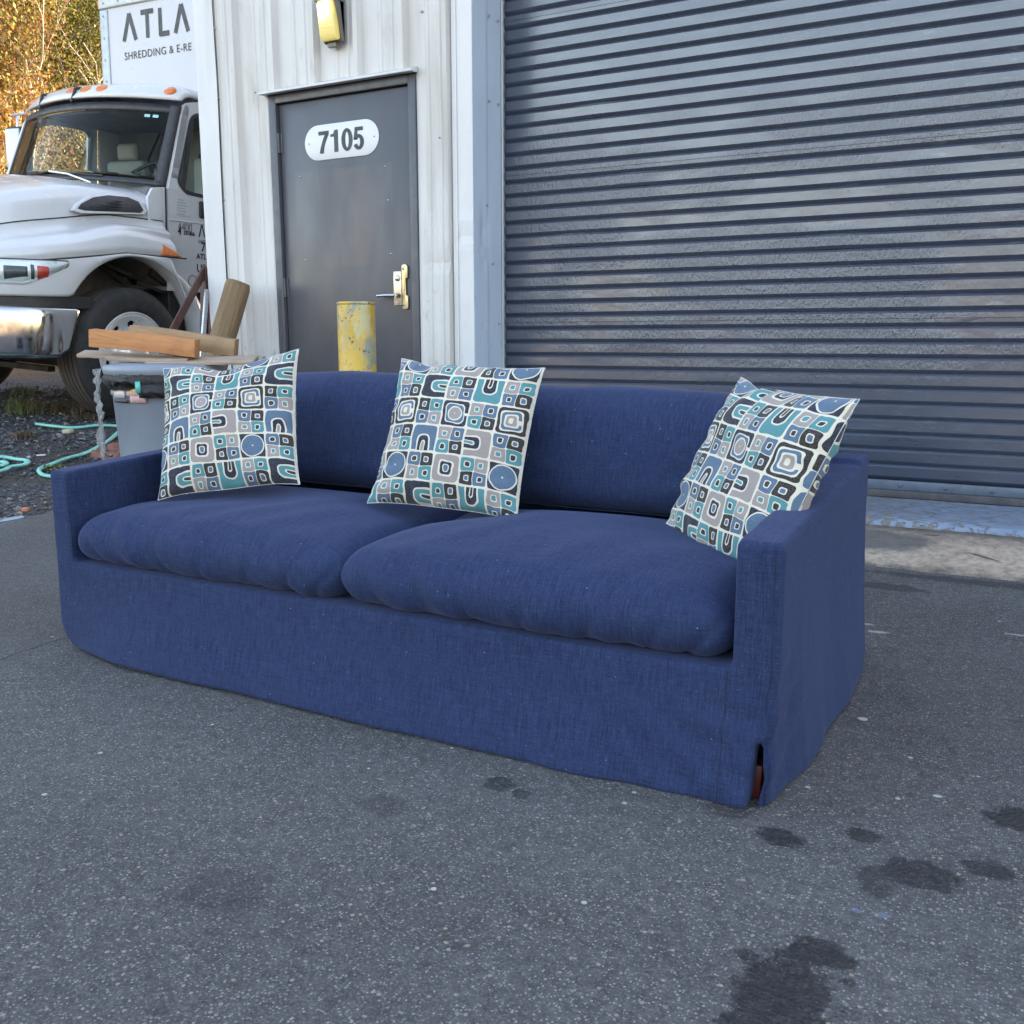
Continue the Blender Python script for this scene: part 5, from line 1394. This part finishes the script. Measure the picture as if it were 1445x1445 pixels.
# add rows so that the flutes have soft ends
b.add(V, F, True); o = b.build("bin_body", M_BIN, binn, True)
b = MB(); b.lathe([(.292, .700), (.300, .715), (.300, .735), (.285, .745), (.20, .755), (.12, .750), (.0001, .752)], (BNX, BNY, BG + .025), n=48); lid = b.build("lid", M_BIN, binn, True)
t = NT("black_bin_liner"); t.base((.012, .012, .014)); t.set(Roughness=.25); t.bump(t.noise(24, 5, .7), .02); M_BAG = t.m
V = []; F = []; n = 96
for j in range(7):
    for k in range(n):
        a = 2*math.pi*k/n; q = np.array([[math.cos(a)*7, math.sin(a)*7, j*1.3]]); w = float(vnoise(q, 91)[0]); w2 = float(vnoise(q*2.2, 92)[0])
        h = .733 - j * .012 + .012 * w * j / 3; r = .290 + .006 * w2 + (.010 if 1 < j < 5 else 0) - (.012 if j == 6 else 0)
        V.append((BNX + r*math.cos(a), BNY + r*math.sin(a), BG + h))
F = [(j*n+k, j*n+(k+1) % n, (j+1)*n+(k+1) % n, (j+1)*n+k) for j in range(6) for k in range(n)]
MB().add(V, F, True).build("liner", M_BAG, binn, True)
def on_bin(a0, a1, z0, z1, r, name, mat, n=8):
    V = []
    for k in range(n + 1):
        a = math.radians(a0 + (a1 - a0) * k / n); V += [(BNX + r*math.cos(a), BNY + r*math.sin(a), BG + z0), (BNX + r*math.cos(a), BNY + r*math.sin(a), BG + z1)]
    o = link(name, mesh(name, V, [(2*k, 2*k+2, 2*k+3, 2*k+1) for k in range(n)], True), mat, binn, True); thick(o, .001); return o
M_YEL = paint("yellow_label", (.68, .50, .06), .5); M_PNK = paint("pink_label", (.58, .36, .34), .6, .1, 40); M_WHL = paint("white_label", (.55, .48, .50), .5, .1, 60); M_TEALC = paint("teal_clip", (.10, .45, .40), .4)
# labels face the yard
for a0, a1, z0, z1, m in ((252, 272, .612, .655, M_WHL), (251, 263, .640, .657, M_YEL), (275, 289, .622, .655, M_PNK), (275, 286, .640, .6575, M_YEL), (253, 276, .588, .604, M_BLACKP), (279, 297, .590, .630, M_PNK)):
    on_bin(a0, a1, z0, z1, .272, "label", m)
on_bin(290, 295, .640, .695, .303, "clip", M_TEALC, 3)
on_bin(293, 325, .615, .68, .300, "liner_flap", M_BAG, 12)
for a in (345, 165):
    an = math.radians(a); px_, py_ = BNX + .28*math.cos(an), BNY + .28*math.sin(an); tx, ty = -math.sin(an), math.cos(an); ox, oy = math.cos(an)*.04, math.sin(an)*.04
    MB().tube([(px_ - tx*.06, py_ - ty*.06, BG + .66), (px_ - tx*.06 + ox, py_ - ty*.06 + oy, BG + .62), (px_ + tx*.06 + ox, py_ + ty*.06 + oy, BG + .62), (px_ + tx*.06, py_ + ty*.06, BG + .66)], .011, 8).build("bin_handle", M_BIN, binn, True)

def wood(name, a, b_, grain=(2, 60, 60), dark=(.10, .055, .03), d_amt=.6, rough=.75):
    t = NT(name)
    w = t.noise(grain, 5, .65, dist=.8)
    c = t.mix(t.rng(w, .3, .7), a, b_)
    c = t.mix(t.rng(t.noise(tuple(g*.5 for g in grain), 4, .7, dist=1.5), .58, .66, 0, d_amt), c, dark)
    c = t.mix(t.rng(t.noise(8, 4), .5, .75, 0, .3), c, tuple(k*.6 for k in a))
    t.base(c); t.set(Roughness=rough, Specular_IOR_Level=.3); t.bump(w, .0022, .8); return t.m
M_TIMB = wood("fresh_orange_timber", (.38, .165, .065), (.54, .27, .12), (2.0, 26, 26), (.09, .04, .02), .75)
M_TIMB2 = wood("weathered_timber", (.27, .165, .09), (.42, .29, .17), (2.0, 26, 26), (.20, .18, .15))
M_SLATW = wood("grey_pallet_board", (.30, .225, .17), (.44, .35, .27), (3, 55, 55), (.12, .08, .055))
def plank(name, p, q, w, h, mat, label, group, cat, roll=0.0, seed=0):
    p = Vector(p); q = Vector(q); L = (q - p).length; m_ = (p + q) / 2
    root_rot = (q - p).to_track_quat('X', 'Z')
    nx = 16; V = []; rr4 = random.Random(seed)
    secs = [(-w/2, -h/2), (w/2, -h/2), (w/2, h/2), (-w/2, h/2)]
    b = MB(); 
    for i in range(nx + 1):
        f = i / nx
        for sy, sz in secs: V.append((-L/2 + L*f, sy + rr4.uniform(-1, 1)*.0012, sz + rr4.uniform(-1, 1)*.0010 + .003*math.sin(f*5 + seed)))
    F = [(4*i+k, 4*i+(k+1) % 4, 4*(i+1)+(k+1) % 4, 4*(i+1)+k) for i in range(nx) for k in range(4)] + [(0, 3, 2, 1), tuple(4*nx + k for k in range(4))]
    o = b.add(V, F).build(name, mat, None, bevel=.0025)
    o.location = m_; o.rotation_mode = 'XYZ'; o.rotation_euler = (root_rot.to_matrix() @ Matrix.Rotation(roll + (.22 if name == 'board' else .05), 3, 'X')).to_euler()
    tag(o, label, cat, group); return o
ZB = BG + .757
plank("board", (-4.31, 3.32, .822), (-3.90, 3.53, .800), .10, .017, M_SLATW, 'left short grey board jutting out past the wheel on the bin lid', 'pallet boards on the bin', 'board', seed=1)
plank("board", (-4.12, 3.335, .806), (-3.75, 3.52, .796), .085, .018, M_SLATW, 'middle short grey board lying on the bin lid under the timber', 'pallet boards on the bin', 'board', seed=2)
plank("board", (-3.93, 3.42, .789), (-3.46, 3.68, .790), .12, .018, M_SLATW, 'right grey board on the bin lid, its end just above the left pillow', 'pallet boards on the bin', 'board', seed=3)
plank("board", (-3.95, 3.60, .794), (-3.52, 3.80, .794), .07, .016, M_SLATW, 'thin rear grey board on the bin lid pointing at the warehouse wall', 'pallet boards on the bin', 'board', seed=4)
plank("timber", (-4.19, 3.30, .907), (-3.71, 3.535, .852), .075, .088, M_TIMB, 'orange square-cut timber, the nearer of two on the bin', 'timbers on the bin', 'timber', seed=5)
plank("timber", (-4.17, 3.53, .928), (-3.68, 3.775, .855), .075, .085, M_TIMB2, 'weathered square-cut timber lying behind the orange one on the bin', 'timbers on the bin', 'timber', seed=6)
# strip of crinkled clear film hanging from the rim
t = NT("clear_crinkled_film"); t.base((.85, .88, .90)); t.set(Roughness=.12, Transmission_Weight=.75, IOR=1.3); t.bump(t.noise(60, 4, .7), .01); M_FILM = t.m
V = []; n = 46
fx, fy, fz0 = BNX - .18, BNY - .19, BG + .75
for i in range(n + 1):
    f = i / n; z = fz0 - .60 * f; cx = fx - .05 - .03 * math.sin(f * 1.9) + .05 * f * f; cy = fy - .04
    w = .020 + .006 * math.sin(f * 23)
    for k in range(5):
        u = k / 2 - 1; q = np.array([[f * 30, k * 1.7, 0]]); n_ = float(vnoise(q, 95)[0])
        V.append((cx + w * u * .9 + .006 * n_, cy + .014 * (k % 2) + .010 * n_, z + .004 * n_))
F = [(i*5+k, i*5+k+1, (i+1)*5+k+1, (i+1)*5+k) for i in range(n) for k in range(4)]
o = link("plastic_film", mesh("plastic_film", V, F, True), M_FILM); thick(o, .0006)
tag(o, 'crinkled clear plastic film hanging down the left side of the grey bin', 'film')

# ------------------------------------------------------------------ post and rusty frame leaning by the corner
t = NT("weathered_round_post")
w = t.noise((55, 55, 3), 5, .7, dist=.5)
c = t.mix(t.rng(w, .3, .7), (.13, .085, .045), (.27, .19, .11)); c = t.mix(t.rng(t.voro((9)), .0, .09, .8, 0), c, (.05, .035, .02))
c = t.mix(t.rng(t.noise((70, 70, 2.5), 4, .8), .60, .66, 0, .7), c, (.07, .05, .03))
t.base(c); t.set(Roughness=.9); t.bump(w, .006); M_POST = t.m
p0 = Vector((-4.50, 4.08, .02)); p1 = Vector((-4.295, 4.46, 1.245))
L = (p1 - p0).length; b = MB(); n = 26; V = []; N2 = 30
for i in range(N2 + 1):
    for k in range(n):
        a = 2*math.pi*k/n; q = np.array([[math.cos(a)*3, math.sin(a)*3, i*.15]]); r = .077 + .004*float(vnoise(q, 77)[0]) + .0015*float(vnoise(q*4, 78)[0]) - (.008 if i == N2 else 0)
        V.append((r*math.cos(a), r*math.sin(a), L*min(i, N2 - .3)/N2))
F = [(i*n+k, i*n+(k+1) % n, (i+1)*n+(k+1) % n, (i+1)*n+k) for i in range(N2) for k in range(n)] + [tuple(range(n))[::-1], tuple(N2*n + k for k in range(n))]
o = b.add(V, F, True).build("wooden_post", M_POST); o.data.set_sharp_from_angle(angle=.8)
o.location = p0; o.rotation_euler = (p1 - p0).to_track_quat('Z', 'Y').to_euler()
tag(o, 'short round wooden post leaning on the white warehouse wall', 'post')
M_RUST = paint("rusty_brown_steel", (.060, .022, .018), .6, .25, 14, dirt=(.11, .05, .035), dirt_amt=.6, bump=.002)
M_RUSTL = paint("faded_brown_panel", (.16, .085, .07), .65, .15, 10)
fr = empty("steel_frame", (-4.75, 4.45, .02), 'rusty brown steel frame of angled bars leaning between truck and warehouse', 'frame')
apx = (-4.775, 4.665, 1.35)
MB().bar(apx, (-4.68, 4.17, .82), .050, .014, up=(1, 0, 0)).build("frame_bar", M_RUST, fr, True, bevel=.002)
MB().bar((-4.775, 4.665, 1.34), (-4.765, 4.53, .05), .05, .05, up=(0, 1, 0)).build("frame_bar", M_RUST, fr, True, bevel=.002)
MB().bar((-4.735, 4.69, 1.23), (-4.735, 4.58, .05), .012, .09, up=(0, 1, 0)).build("frame_panel", M_RUSTL, fr, True, bevel=.002)
MB().bar((-4.722, 4.61, 1.21), (-4.73, 4.40, .05), .016, .03, up=(0, 1, 0)).build("frame_strut", M_STEEL, fr, True, bevel=.002)
MB().bar((-4.68, 4.19, .86), (-4.68, 4.15, .05), .05, .04, up=(0, 1, 0)).build("frame_bar", M_RUST, fr, True, bevel=.002)

# ------------------------------------------------------------------ hoses on the gravel
t = NT("mint_green_flat_hose"); c = t.mix(t.rng(t.noise(9, 3), .3, .7), (.16, .46, .38), (.27, .62, .53)); c = t.mix(t.rng(t.noise(22, 5, .7), .58, .7, 0, .5), c, (.10, .20, .15)); t.base(c); t.set(Roughness=.4); t.bump(t.noise(60, 3), .002); M_HOSE = t.m
def hose(pts, w, label):
    # spline through ground points, flattened tube
    P_ = [Vector((x, y, 0)) for x, y in pts]; out = []
    for i in range(len(P_) - 1):
        a = P_[max(i-1, 0)]; b_ = P_[i]; c_ = P_[i+1]; d = P_[min(i+2, len(P_)-1)]
        for k in range(8):
            f = k / 8; out.append(.5*((2*b_) + (c_-a)*f + (2*a-5*b_+4*c_-d)*f*f + (-a+3*b_-3*c_+d)*f**3))
    out.append(P_[-1]); V = []; F = []; n = 8
    for i, p in enumerate(out):
        t_ = (out[min(i+1, len(out)-1)] - out[max(i-1, 0)]).normalized(); s_ = Vector((-t_.y, t_.x, 0)); z = Gf(p.x, p.y) + .020 + .003*math.sin(i*.35)
        ww = w * (.8 + .12*math.sin(i*.31))
        for k in range(n): a = 2*math.pi*k/n; q = p + s_*math.cos(a)*ww; V.append((q.x, q.y, z + math.sin(a)*.011))
    F = [(i*n+k, i*n+(k+1) % n, (i+1)*n+(k+1) % n, (i+1)*n+k) for i in range(len(out)-1) for k in range(n)] + [tuple(range(n))[::-1], tuple((len(out)-1)*n+k for k in range(n))]
    o = MB().add(V, F, True).build("hose", M_HOSE); tag(o, label, 'hose', 'mint green hoses on the gravel'); return o
hose([(-6.32, 4.45), (-6.09, 4.44), (-5.94, 4.5), (-5.88, 4.63), (-5.80, 4.73), (-5.70, 4.70), (-5.62, 4.57), (-5.47, 4.36), (-5.36, 4.14), (-5.32, 3.96), (-5.28, 3.82), (-5.25, 3.71), (-5.17, 3.63), (-5.08, 3.62), (-4.95, 3.68)], .020, 'mint green hose running from the truck wheel past the grey bin')
hose([(-6.3, 3.0), (-5.95, 3.30), (-5.71, 3.6), (-5.62, 3.70), (-5.52, 3.73), (-5.43, 3.735), (-5.385, 3.69), (-5.385, 3.60), (-5.36, 3.52), (-5.42, 3.36), (-5.7, 3.1)], .022, 'mint green hose folded back on itself on open gravel at the left edge')
hose([(-5.9, 3.35), (-5.62, 3.59), (-5.54, 3.63), (-5.48, 3.63), (-5.47, 3.59), (-5.6, 3.48)], .020, 'short inner loop of mint green hose at the left edge')

# ------------------------------------------------------------------ loose stones, soil lumps and weeds (uncountable)
ico = bmesh.new(); bmesh.ops.create_icosphere(ico, subdivisions=1, radius=1); iv = np.array([v.co[:] for v in ico.verts]); ifc = [[v.index for v in f.verts] for f in ico.faces]; ico.free()
def scatter_stones(name, n, xr, yr, rr_, mat, seed, dens=None, kind='stuff'):
    g = np.random.default_rng(seed); VV = []; FF = []; c = 0; cols = []
    for _ in range(n):
        x = g.uniform(*xr); y = g.uniform(*yr)
        if dens is not None and g.uniform() > dens(x, y): continue
        r = rr_[0] + (rr_[1] - rr_[0]) * g.uniform() ** 3; sc_ = r * g.uniform(.6, 1.25, 3) * np.array([1, 1, .65])
        a = g.uniform(0, 6.28); R = np.array([[math.cos(a), -math.sin(a), 0], [math.sin(a), math.cos(a), 0], [0, 0, 1]])
        v = (iv * (1 + g.uniform(-.22, .22, (len(iv), 1)))) * sc_ @ R.T + np.array([x, y, Gf(x, y) + r * .28])
        VV.append(v); FF += [[i + c for i in f] for f in ifc]; c += len(iv); cols += [g.uniform()] * len(iv)
    me = mesh(name, np.concatenate(VV), FF)
    at = me.attributes.new('tone', 'FLOAT', 'POINT'); at.data.foreach_set('value', cols)
    o = link(name, me, mat); tag(o, kind=kind); return o
def stone_mat(name, ramp):
    t = NT(name); a = t.n.new('ShaderNodeAttribute'); a.attribute_name = 'tone'
    r = t.n.new('ShaderNodeValToRGB'); el = r.color_ramp.elements
    el[0].position = 0; el[0].color = (*ramp[0][1], 1); el[1].position = ramp[1][0]; el[1].color = (*ramp[1][1], 1)
    for p_, c_ in ramp[2:]: e = el.new(p_); e.color = (*c_, 1)
    t.l(a.outputs['Fac'], r.inputs[0]); t.base(t.mix(t.rng(t.noise(60, 3), .35, .65, 0, .4), r.outputs[0], (.03, .03, .03))); t.set(Roughness=.85); return t.m
M_STN = stone_mat("gravel_stones", [(0, (.035, .04, .048)), (.6, (.09, .095, .105)), (.9, (.16, .165, .18)), (.96, (.30, .27, .22)), (1.0, (.45, .43, .40))])
o = scatter_stones("gravel_stones", 9500, (-8.6, -4.45), (2.5, 6.3), (.006, .019), M_STN, 5, lambda x, y: 1.0 if (x < -4.9) else .75)
M_STN2 = stone_mat("broken_edge_stones", [(0, (.06, .06, .065)), (.4, (.13, .12, .11)), (.75, (.25, .22, .19)), (.9, (.36, .19, .14)), (1.0, (.5, .47, .42))])
scatter_stones("edge_grit", 700, (-4.75, -4.15), (1.8, 4.4), (.004, .022), M_STN2, 6, lambda x, y: float(ss(-4.1, -4.55, x)))
scatter_stones("loose_grit", 900, (-4.3, 1.2), (.7, 4.2), (.0012, .0042), M_STN2, 12, lambda x, y: .35 + .65*float(ss(-2.5, -4.2, x)))
# red clay lumps by the bin
M_CLAY = paint("red_clay", (.22, .10, .07), .95, .25, 20, bump=.006)
g = np.random.default_rng(9); b = MB()
V = []; F = []; n = 26
for j in range(n):
    for i in range(n):
        u, v = i/(n-1)*2-1, j/(n-1)*2-1; x = -5.30 + u*.17; y = 4.30 + v*.20; k = max(0, 1 - u*u - v*v)
        q = np.array([[x*7, y*7, 0]]); h = k**.6 * (.035 + .05*float(vnoise(q, 31)[0]) + .03*float(vnoise(q*3, 32)[0])) - .012
        V.append((x, y, Gf(x, y) + h))
F = [(j*n+i, j*n+i+1, (j+1)*n+i+1, (j+1)*n+i) for j in range(n-1) for i in range(n-1)]
o = link("clay_heap", mesh("clay_heap", V, F, True), M_CLAY); tag(o, 'low heap of red clay on the gravel left of the grey bin', 'clay')
# brick chip, blue scrap, dead leaf
def chip(name, x, y, s, mat, label, cat, rz=0.3, z=None):
    b = MB(); b.box((-s[0]/2, -s[1]/2, 0), (s[0]/2, s[1]/2, s[2])); o = b.build(name, mat, None, bevel=min(s)*.25); o.location = (x, y, (Gf(x, y) if z is None else z) + .004); o.rotation_euler = (.06, -.08, rz); tag(o, label, cat)
chip("brick_piece", -4.535, 3.09, (.04, .028, .022), paint("orange_brick", (.42, .17, .10), .9), 'orange brick fragment where the gravel meets the asphalt', 'brick')
chip("metal_scrap", -4.44, 2.93, (.13, .05, .004), paint("blue_grey_scrap", (.30, .36, .45), .5), 'flat blue-grey scrap on the asphalt edge at the left edge', 'scrap', 1.2)
chip("paper_scrap", -5.52, 3.90, (.06, .012, .008), paint("white_scrap", (.6, .6, .6), .6), 'small white strip lying on the dark gravel between the hoses', 'scrap', .4)
chip("stone", -5.885, 4.38, (.07, .045, .03), paint("tan_stone", (.42, .37, .26), .9), 'pale tan stone on the gravel below the upper hose', 'stone', .2)
# weeds
def weed(x, y, n, h, spread, seed, label, colors, group='weeds under the truck'):
    g = np.random.default_rng(seed); V = []; F = []; tone = []
    for k in range(n):
        a = g.uniform(0, 6.28); r0 = g.uniform(0, spread); bx, by = x + r0*math.cos(a), y + r0*math.sin(a)*.8; L = h * g.uniform(.4, 1.1); lean = g.uniform(.1, .7); a2 = g.uniform(0, 6.28); w = g.uniform(.003, .006)
        bz = Gf(bx, by); tn_ = g.uniform(); pts = []
        for s_ in range(5):
            f = s_/4; pts.append(np.array([bx + math.cos(a2)*lean*L*f*f, by + math.sin(a2)*lean*L*f*f, bz + L*f*(1-.25*lean*f)]))
        side = np.array([-math.sin(a2), math.cos(a2), 0])
        c0 = len(V)
        for s_, p in enumerate(pts): V += [p + side*w*(1-s_/4.3), p - side*w*(1-s_/4.3)]; tone += [tn_, tn_]
        F += [(c0+2*s_, c0+2*s_+1, c0+2*s_+3, c0+2*s_+2) for s_ in range(4)]
        # small leaves along the stem
        for q in range(int(g.integers(1, 5))):
            f = g.uniform(.3, 1); p = pts[0]*(1-f) + pts[4]*f; p = p + g.normal(0, .008, 3); ang = g.uniform(0, 6.28); d = np.array([math.cos(ang), math.sin(ang), g.uniform(-.2, .6)])*g.uniform(.010, .022); e = np.cross(d, [0, 0, 1.0])*.45; c0 = len(V)
            V += [p, p + d*.5 + e, p + d, p + d*.5 - e]; tone += [tn_*.8 + .2*g.uniform()]*4; F.append((c0, c0+1, c0+2, c0+3))
    me = mesh("weed_clump", np.array(V), F); at = me.attributes.new('tone', 'FLOAT', 'POINT'); at.data.foreach_set('value', tone)
    o = link("weed_clump", me, colors); tag(o, label, 'weeds', group)
M_WEED = stone_mat("weed_leaves", [(0, (.05, .10, .02)), (.4, (.13, .20, .05)), (.65, (.22, .24, .08)), (.85, (.20, .11, .05)), (1.0, (.30, .16, .10))])
M_WEED2 = stone_mat("dry_weed", [(0, (.10, .06, .03)), (.4, (.17, .10, .05)), (.8, (.16, .17, .06)), (.9, (.22, .13, .07)), (1.0, (.30, .20, .12))])
weed(-6.95, 4.78, 170, .14, .20, 1, 'green weed clump in the gravel in front of the near front wheel', M_WEED)
weed(-6.75, 4.95, 120, .12, .22, 2, 'brownish dry weeds just behind the green clump by the near wheel', M_WEED2)
weed(-7.35, 4.72, 140, .15, .17, 3, 'green weed clump at the left edge below the bumper', M_WEED)
weed(-6.35, 4.85, 60, .07, .14, 4, 'sparse reddish weeds against the near front tyre', M_WEED2)
weed(-8.1, 5.6, 90, .10, .2, 5, 'small green weeds behind the far front wheel', M_WEED)
weed(-6.05, 4.15, 70, .045, .09, 6, 'low dry tuft on open gravel between the two hoses', M_WEED2)
weed(-5.18, 3.75, 60, .05, .08, 7, 'tiny green sprigs beside the hose bend near the sofa arm', M_WEED)
# ------------------------------------------------------------------ autumn trees on the bank behind the truck
def leaf_mat(name, stops):
    t = NT(name); a = t.n.new('ShaderNodeAttribute'); a.attribute_name = 'tone'
    r = t.n.new('ShaderNodeValToRGB'); el = r.color_ramp.elements; r.color_ramp.interpolation = 'LINEAR'
    el[0].position = 0; el[0].color = (*stops[0][1], 1); el[1].position = stops[1][0]; el[1].color = (*stops[1][1], 1)
    for p_, c_ in stops[2:]: e = el.new(p_); e.color = (*c_, 1)
    t.l(a.outputs['Fac'], r.inputs[0]); t.base(r.outputs[0]); t.set(Roughness=.6, Specular_IOR_Level=.3)
    # thin leaves let some light through
    tr = t.n.new('ShaderNodeBsdfTranslucent'); t.l(r.outputs[0], tr.inputs[0]); mx = t.n.new('ShaderNodeMixShader'); mx.inputs[0].default_value = .3
    out = t.n['Material Output']; t.l(t.b.outputs[0], mx.inputs[1]); t.l(tr.outputs[0], mx.inputs[2]); t.l(mx.outputs[0], out.inputs[0]); return t.m
M_LEAF_R = leaf_mat("orange_red_leaves", [(0, (.06, .03, .015)), (.3, (.28, .13, .03)), (.55, (.36, .24, .045)), (.8, (.33, .29, .07)), (.93, (.36, .04, .03)), (1.0, (.30, .08, .04))])
M_LEAF_G = leaf_mat("olive_yellow_leaves", [(0, (.025, .035, .01)), (.4, (.09, .12, .02)), (.7, (.21, .22, .03)), (.92, (.32, .28, .05)), (1.0, (.24, .12, .05))])
M_LEAF_B = leaf_mat("mixed_dry_leaves", [(0, (.07, .06, .02)), (.35, (.18, .17, .04)), (.6, (.32, .26, .07)), (.8, (.36, .20, .06)), (.92, (.36, .08, .04)), (1.0, (.38, .33, .20))])
M_BARK = paint("pale_grey_bark", (.42, .37, .30), .9, .25, 9, dirt=(.12, .10, .08), dirt_amt=.6, bump=.01, bump_scale=25)
def tree_meshes(seed, H, spread, n_leaf, leaf, mat, droop=0.0):
    g = random.Random(seed); gn = np.random.default_rng(seed)
    b = MB(); tips = []
    def branch(p, d, L, r, depth):
        pts = [p]; rs = [r]; q = p.copy(); dd = d.copy(); n = 5
        for k in range(n):
            dd = (dd + Vector((g.uniform(-1, 1), g.uniform(-1, 1), g.uniform(-.6, 1)))*.32 + Vector((0, 0, .06 - droop*.1))).normalized(); q = q + dd * L / n; pts.append(q.copy()); rs.append(r * (1 - .62*(k+1)/n))
            if depth >= 1: tips.append((q.copy(), depth))
        b.tube([tuple(v) for v in pts], rs, 6 if depth < 2 else 4, caps=False)
        if depth < 4:
            for k in range((4, 4, 3, 2)[depth]):
                i = g.randint(1, n); a = g.uniform(0, 6.28); o_ = Vector((math.cos(a), math.sin(a), g.uniform(.1, .8))).normalized()
                branch(pts[i], (dd*.5 + o_*(.8 + .2*spread)).normalized(), L * g.uniform(.5, .72), rs[i]*.62, depth + 1)
    for s_ in range(3):
        a = g.uniform(0, 6.28); branch(Vector((math.cos(a)*.12, math.sin(a)*.12, -.2)), Vector((math.cos(a)*.35, math.sin(a)*.35, 1)).normalized(), H*.55, .05*H/5, 0)
    trunk = bpy.data.meshes.new("trunk"); trunk.from_pydata(b.v, [], b.f); trunk.update(); trunk.polygons.foreach_set('use_smooth', b.sm); trunk.materials.append(M_BARK)
    T = np.array([t_[0][:] for t_ in tips]); 
    i = gn.integers(0, len(T), n_leaf); clump = gn.normal(0, .10, (len(T), 3))
    P_ = T[i] + clump[i] + gn.normal(0, .12 * H / 5, (n_leaf, 3)); tone_c = gn.uniform(0, 1, len(T))
    tone = np.clip(tone_c[i]*.8 + gn.uniform(0, .25, n_leaf), 0, 1)
    d = gn.normal(0, 1, (n_leaf, 3)); d[:,2] -= droop; d /= np.linalg.norm(d, axis=1, keepdims=True); e = np.cross(d, gn.normal(0, 1, (n_leaf, 3))); e /= np.linalg.norm(e, axis=1, keepdims=True)
    s_ = (leaf * gn.uniform(.6, 1.3, n_leaf))[:, None]
    V = np.stack([P_ - d*s_*.5, P_ + e*s_*.30, P_ + d*s_*.5, P_ - e*s_*.30], 1).reshape(-1, 3)
    me = bpy.data.meshes.new("crown"); me.vertices.add(len(V)); me.vertices.foreach_set('co', V.ravel()); nf = n_leaf
    me.loops.add(nf*4); me.loops.foreach_set('vertex_index', np.arange(nf*4, dtype=np.int32)); me.polygons.add(nf); me.polygons.foreach_set('loop_start', np.arange(0, nf*4, 4, dtype=np.int32)); me.update(calc_edges=True)
    at = me.attributes.new('tone', 'FLOAT', 'POINT'); at.data.foreach_set('value', np.repeat(tone, 4)); me.materials.append(mat)
    return trunk, me
protos = {'r': tree_meshes(11, 5.2, .9, 24000, .074, M_LEAF_R, .3), 'g': tree_meshes(12, 6.0, .7, 44000, .042, M_LEAF_G, .4), 'b': tree_meshes(13, 5.0, 1.0, 21000, .046, M_LEAF_B, .2)}
def plant(kind, x, y, rz, s, label):
    name = {'r': 'maple_tree', 'g': 'evergreen_tree', 'b': 'bare_tree'}[kind]
    root = empty(name, (x, y, Gf(x, y) - .1), label, 'tree', 'trees on the bank behind the truck', rz); root.scale = (s, s, s)
    for nm, me in zip(("trunk", "crown"), protos[kind]):
        o = bpy.data.objects.new(nm, me); C.objects.link(o); o.parent = root
plant('r', -12.3, 7.7, .3, .85, 'orange and red leaved tree at the left edge, above the truck mirror')
plant('b', -13.2, 9.4, 2.1, 1.0, 'pale twiggy tree seen through the cab windows of the truck')
plant('b', -12.9, 8.7, 1.2, 1.1, 'nearly bare pale branched tree standing over the cab roof')
plant('g', -14.2, 10.6, .0, 1.15, 'olive green tree against the corner post of the cargo box')
plant('g', -15.6, 8.9, 2.5, 1.25, 'tall yellow-green tree at the top left, behind the bare one')
plant('b', -14.3, 11.9, 3.3, 1.1, 'dry leaved tree hidden mostly by the cab and the cargo box')
plant('r', -15.2, 7.2, 4.4, 1.2, 'tall orange leaved tree rising beyond the left edge')
plant('g', -17.5, 11.2, 1.1, 1.4, 'big olive tree highest on the bank behind the truck')
plant('b', -16.4, 10.2, 5.2, 1.2, 'dry twiggy tree between the two tall olive ones')
plant('g', -14.6, 12.9, 4.0, 1.3, 'olive tree showing over the cab between mirror and box')
plant('b', -16.2, 12.6, .7, 1.4, 'tall pale twiggy tree at the top of the bank')
plant('g', -13.6, 11.4, 5.0, .9, 'low olive evergreen right behind the cab roof')
# leafy brush along the foot of the bank
g = np.random.default_rng(44); n = 26000
P_ = np.stack([g.uniform(-16, -10.3, n), g.uniform(5, 15, n), np.zeros(n)], 1); hgt = np.clip(g.gamma(2.0, .28, n), 0, 1.6) * (.6 + .6*vnoise(P_*.9, 66).clip(-.6, 1))
P_[:,2] = G(P_[:,0], P_[:,1]) + hgt
d = g.normal(0, 1, (n, 3)); d /= np.linalg.norm(d, axis=1, keepdims=True); e = np.cross(d, g.normal(0, 1, (n, 3))); e /= np.linalg.norm(e, axis=1, keepdims=True); s_ = g.uniform(.03, .08, n)[:, None]
V = np.stack([P_ - d*s_*.6, P_ + e*s_*.35, P_ + d*s_*.6, P_ - e*s_*.35], 1).reshape(-1, 3)
me = bpy.data.meshes.new("brush"); me.vertices.add(len(V)); me.vertices.foreach_set('co', V.ravel()); me.loops.add(n*4); me.loops.foreach_set('vertex_index', np.arange(n*4, dtype=np.int32)); me.polygons.add(n); me.polygons.foreach_set('loop_start', np.arange(0, n*4, 4, dtype=np.int32)); me.update(calc_edges=True)
at = me.attributes.new('tone', 'FLOAT', 'POINT'); at.data.foreach_set('value', np.repeat(g.uniform(0, 1, n), 4)); me.materials.append(M_LEAF_B)
o = bpy.data.objects.new("brush", me); C.objects.link(o); tag(o, kind='stuff')
